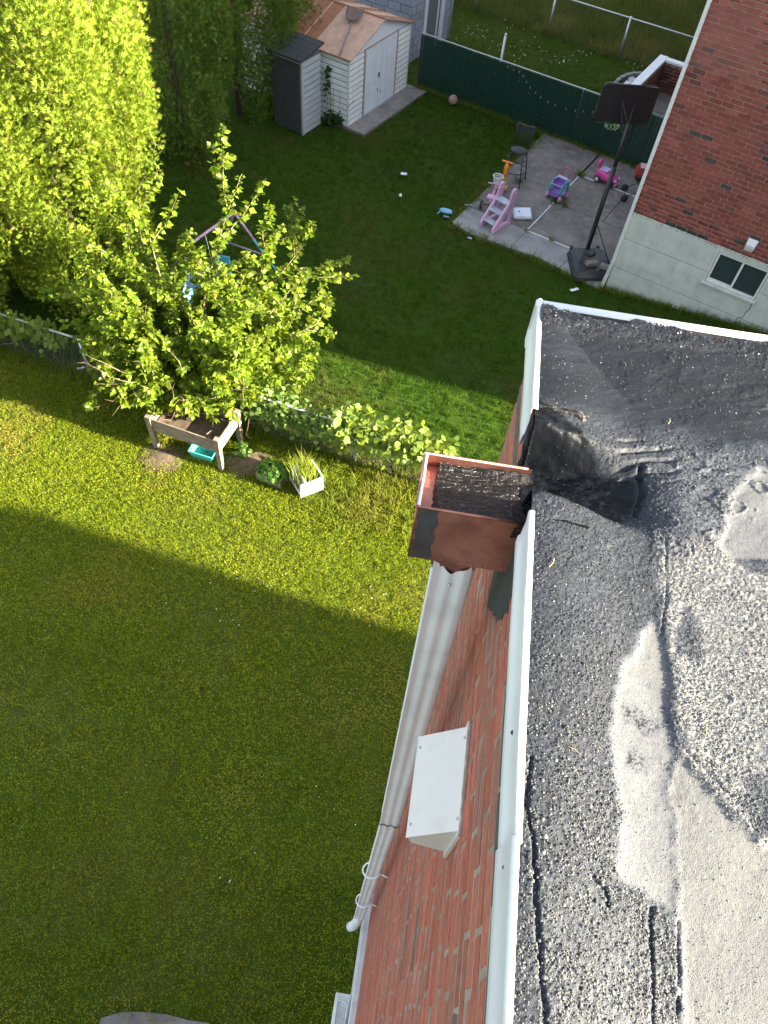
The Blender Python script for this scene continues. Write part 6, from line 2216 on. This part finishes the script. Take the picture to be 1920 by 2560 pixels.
# pink ride-on car
cr = root('toy_car', 'pink ride-on toy car with white-walled wheels behind the hoop pole', 'toy car', NB(-1.60, 3.76, PZ), RN - R(98))
hot = plastic('hot_pink_plastic', (0.62, 0.06, 0.30))
sec = [(-0.27, 0.10, 0.22, 0.12), (-0.22, 0.08, 0.30, 0.145), (-0.05, 0.07, 0.29, 0.15), (0.06, 0.07, 0.27, 0.15), (0.16, 0.08, 0.23, 0.145), (0.26, 0.10, 0.20, 0.12), (0.29, 0.12, 0.17, 0.09)]
vs_, fs_ = [], []
K = 14
for (y_, z0, z1, hw) in sec:
    for k in range(K):
        a = 2 * math.pi * k / K
        cx, cz = math.cos(a), math.sin(a)
        sg = lambda v_: math.copysign(abs(v_) ** 0.55, v_)
        vs_.append((hw * sg(cx), y_, (z0 + z1) / 2 + (z1 - z0) / 2 * sg(cz)))
for i in range(len(sec) - 1):
    for k in range(K):
        fs_.append((i * K + k, i * K + (k + 1) % K, (i + 1) * K + (k + 1) % K, (i + 1) * K + k))
fs_ += [tuple(range(K)), tuple((len(sec) - 1) * K + k for k in range(K - 1, -1, -1))]
MB().add(vs_, fs_).build('body', hot, cr, True)
MB().box(-0.10, 0.10, -0.20, 0.02, 0.285, 0.315, ch=0.014).build('seat', la, cr)
MB().sphere((0, -0.26, 0.40), 0.085, 14, 10, sq=(1.1, 0.55, 1.0)).build('push_handle', hot, cr, True)
MB().tube([(0, -0.25, 0.26), (0, -0.26, 0.36)], 0.03, 8).build('handle_neck', hot, cr, True)
MB().tube([(0.065 * math.cos(a), 0.085 + 0.03 * math.sin(a), 0.36 + 0.055 * math.sin(a)) for a in np.linspace(0, 2 * math.pi, 15)[:-1]], 0.010, 6, close=True).build('steering_wheel', M['white'], cr, True)
MB().add([(-0.11, 0.10, 0.27), (0.11, 0.10, 0.27), (0.09, 0.07, 0.36), (-0.09, 0.07, 0.36), (-0.11, 0.115, 0.27), (0.11, 0.115, 0.27), (0.09, 0.085, 0.36), (-0.09, 0.085, 0.36)],
         [(0, 3, 2, 1), (4, 5, 6, 7), (0, 1, 5, 4), (2, 3, 7, 6), (1, 2, 6, 5), (0, 4, 7, 3)]).build('windscreen', la, cr)
MB().box(-0.12, 0.12, 0.265, 0.31, 0.06, 0.10, ch=0.012).build('bumper', lpk, cr)
for s_ in (-1, 1):
    MB().sphere((s_ * 0.075, 0.275, 0.175), 0.026, 10, 7).build('headlight', M['white'], cr, True)
    for y_ in (-0.17, 0.18):
        w_ = wheel(0.085, 0.05, T(s_ * 0.145, y_, 0.085) @ AXX).build('wheel', M['black_plastic'], cr, True)
        hub(0.085, 0.05, T(s_ * 0.145, y_, 0.085) @ AXX).build('hub', M['white'], w_, True)

# red barbecue
gr_ = root('barbecue_grill', 'red lidded barbecue on black legs with two wheels against the house', 'grill', NB(-0.70, 3.60, PZ), RN + R(20))
rm = pmat('red_enamel', (0.24, 0.03, 0.03), 0.3, 0.12, 8, 0.03, coat=0.4)


def box_taper(b_, x0, y0, z0, x1, y1, z1, yo=0.0):
    b_.add([(-x0, -y0, z0), (x0, -y0, z0), (x0, y0, z0), (-x0, y0, z0), (-x1, -y1 + yo, z1), (x1, -y1 + yo, z1), (x1, y1 + yo, z1), (-x1, y1 + yo, z1)],
           [(0, 3, 2, 1), (4, 5, 6, 7), (0, 1, 5, 4), (1, 2, 6, 5), (2, 3, 7, 6), (3, 0, 4, 7)])
    return b_


lidm = MB()
box_taper(lidm, 0.27, 0.19, 0.60, 0.265, 0.185, 0.67)
box_taper(lidm, 0.265, 0.185, 0.6701, 0.19, 0.12, 0.79)
lidm.build('lid', rm, gr_)
box_taper(MB(), 0.18, 0.12, 0.46, 0.265, 0.185, 0.597).build('bowl', M['black_plastic'], gr_)
MB().tube([(-0.08, -0.20, 0.66), (-0.08, -0.24, 0.66), (0.08, -0.24, 0.66), (0.08, -0.20, 0.66)], 0.009, 6).build('handle', M['wood_old'], gr_, True)
for s_ in (-1, 1):
    MB().tube([(0.20, s_ * 0.13, 0.50), (-0.32, s_ * 0.22, 0.09)], 0.011, 6).build('leg', SM, gr_, True)
    MB().tube([(-0.18, s_ * 0.13, 0.50), (0.28, s_ * 0.20, 0.0)], 0.011, 6).build('leg', SM, gr_, True)
    w_ = wheel(0.085, 0.035, T(-0.33, s_ * 0.24, 0.085, 0, R(90))).build('wheel', M['black_plastic'], gr_, True)
    hub(0.085, 0.035, T(-0.33, s_ * 0.24, 0.085, 0, R(90))).build('hub', M['dark_metal'], w_, True)
MB().tube([(-0.33, -0.24, 0.085), (-0.33, 0.24, 0.085)], 0.008, 6).build('axle', SM, gr_, True)

# blue toy dustpan on the lawn
bt = root('toy_boat', 'light blue plastic toy lying on the lawn left of the patio', 'toy', NB(-4.0, 0.16, 0.03), RN + R(15))
bp = plastic('light_blue_plastic', (0.16, 0.38, 0.60))
vs_, fs_ = [], []
sec = [(-0.15, 0.03, 0.05), (-0.10, 0.075, 0.085), (0.0, 0.09, 0.095), (0.09, 0.075, 0.085), (0.15, 0.03, 0.06)]
for (x_, hw, hz) in sec:
    for k in range(10):
        a = 2 * math.pi * k / 10
        vs_.append((x_, hw * math.cos(a), 0.065 + 0.5 * hz * math.sin(a)))
for i in range(4):
    for k in range(10):
        fs_.append((i * 10 + k, i * 10 + (k + 1) % 10, (i + 1) * 10 + (k + 1) % 10, (i + 1) * 10 + k))
fs_ += [tuple(range(10)), tuple(40 + k for k in range(9, -1, -1))]
MB().add(vs_, fs_).build('shell', bp, bt, True)
MB().tube([(-0.12, -0.075, 0.055), (0.0, -0.094, 0.06), (0.12, -0.06, 0.055)], 0.010, 5).build('dark_slot', M['dark_metal'], bt, True)
MB().tube([(-0.12, -0.03, 0.05), (-0.17, -0.10, 0.015)], 0.014, 6).build('handle', bp, bt, True)
MB().box(-0.02, 0.11, -0.15, -0.09, 0.0, 0.02, ch=0.006).build('scoop', plastic('teal_scoop', (0.10, 0.30, 0.34)), bt)


def litter(name, label, loc, sx, sy, rz, col, fold=0.015):
    vs2, fs2 = [], []
    for i in range(5):
        for j in range(4):
            vs2.append((sx * (i / 4 - 0.5), sy * (j / 3 - 0.5), 0.05 + fold * random.random() + fold * (i == 3)))
    for i in range(4):
        for j in range(3):
            fs2.append((i * 4 + j, (i + 1) * 4 + j, (i + 1) * 4 + j + 1, i * 4 + j + 1))
    o2_ = MB().add(vs2, fs2).build(name, pmat(name + '_paper', col, 0.7, 0.08), None)
    o2_.modifiers.new('thick', 'SOLIDIFY').thickness = 0.004
    o2_.location = loc
    o2_.rotation_euler = (0, 0, rz)
    return tag(o2_, label, 'litter')


litter('paper_card', 'white card lying on the middle of the shaded lawn', NB(-5.59, 0.91), 0.15, 0.10, RN + 0.3, (0.62, 0.67, 0.74))
litter('wrapper', 'small pale wrapper on the grass in front of the patio corner', NB(-3.10, -0.35), 0.09, 0.05, RN, (0.50, 0.55, 0.66))
litter('paper_scrap', 'white paper scrap on the grass before the painted foundation', NB(-0.48, -0.55, 0.0), 0.20, 0.07, RN + 0.9, (0.60, 0.64, 0.68))
litter('plastic_strip', 'thin pale blue plastic strip at the edge of the patio', NB(-3.74, 0.75), 0.16, 0.03, RN + 0.5, (0.42, 0.55, 0.62))
litter('bag_scrap', 'white plastic scrap at the foot of the left fence post', (-5.62, 9.2, 0), 0.14, 0.05, 0.4, (0.6, 0.62, 0.60))

# ------------------------------------------------------------------ child's swing frame behind the sapling
sw_ = root('swing_set', 'blue and mauve child swing frame half hidden behind the bright sapling', 'swing', (-3.45, 12.3, 0), R(-8))
blu, mau = pmat('blue_tube', (0.06, 0.24, 0.42), 0.4, 0.1), pmat('mauve_tube', (0.30, 0.20, 0.33), 0.45, 0.1)


def leg(ax_, az_, bx_, by_, ay_=0.0):
    a_, b_2 = Vector((ax_, ay_, az_)), Vector((bx_, by_, 0.0))
    m_ = a_.lerp(b_2, 0.36)
    MB().tube([a_, m_], 0.026, 8).build('leg_upper', mau, sw_, True)
    MB().tube([m_, b_2], 0.026, 8).build('leg', blu, sw_, True)


leg(0.05, 1.42, 0.92, 0.10)
leg(0.05, 1.42, -0.62, 0.42)
leg(-0.40, 1.42, 0.35, -1.45, -1.3)
leg(-0.40, 1.42, -1.25, -1.15, -1.3)
MB().tube([(0.05, 0, 1.42), (-0.40, -1.3, 1.42)], 0.028, 8).build('ridge_bar', mau, sw_, True)
MB().tube([(0.57, 0.06, 0.57), (-0.36, 0.25, 0.57)], 0.020, 8).build('cross_bar', mau, sw_, True)
MB().sphere((0.05, 0, 1.42), 0.05, 10, 8).build('joint', ym, sw_, True)
for s_ in (-0.14, 0.14):
    MB().tube([(-0.18 + s_ * 0.3, -0.65 + s_, 1.42), (-0.10 + s_ * 0.3, -0.62 + s_, 0.5)], 0.008, 5).build('rope', M['metal_grey'], sw_, True)
sb_ = MB()
sb_.box(-0.16, 0.16, -0.17, 0.17, 0.40, 0.46, T(-0.10, -0.62, 0), ch=0.02)
sb_.box(-0.16, 0.16, 0.13, 0.17, 0.46, 0.78, T(-0.10, -0.62, 0), ch=0.015)
sb_.build('swing_seat', plastic('seat_blue', (0.06, 0.30, 0.48)), sw_)
sl = MB()
vs_, fs_ = [], []
for i in range(11):
    t_ = i / 10
    y_, z_ = -1.35 - 1.15 * t_, 0.95 * (1 - t_) ** 1.2 + 0.06
    for (x_, dz) in ((-0.22, 0.10), (-0.19, 0.0), (0.19, 0.0), (0.22, 0.10)):
        vs_.append((-0.28 + x_, y_ + 0.25, 0.8 * z_ + dz))
for i in range(10):
    for k in range(3):
        fs_.append((i * 4 + k, i * 4 + k + 1, (i + 1) * 4 + k + 1, (i + 1) * 4 + k))
so2 = sl.add(vs_, fs_).build('slide', plastic('slide_blue', (0.10, 0.22, 0.36)), sw_, True)
so2.modifiers.new('thick', 'SOLIDIFY').thickness = 0.015
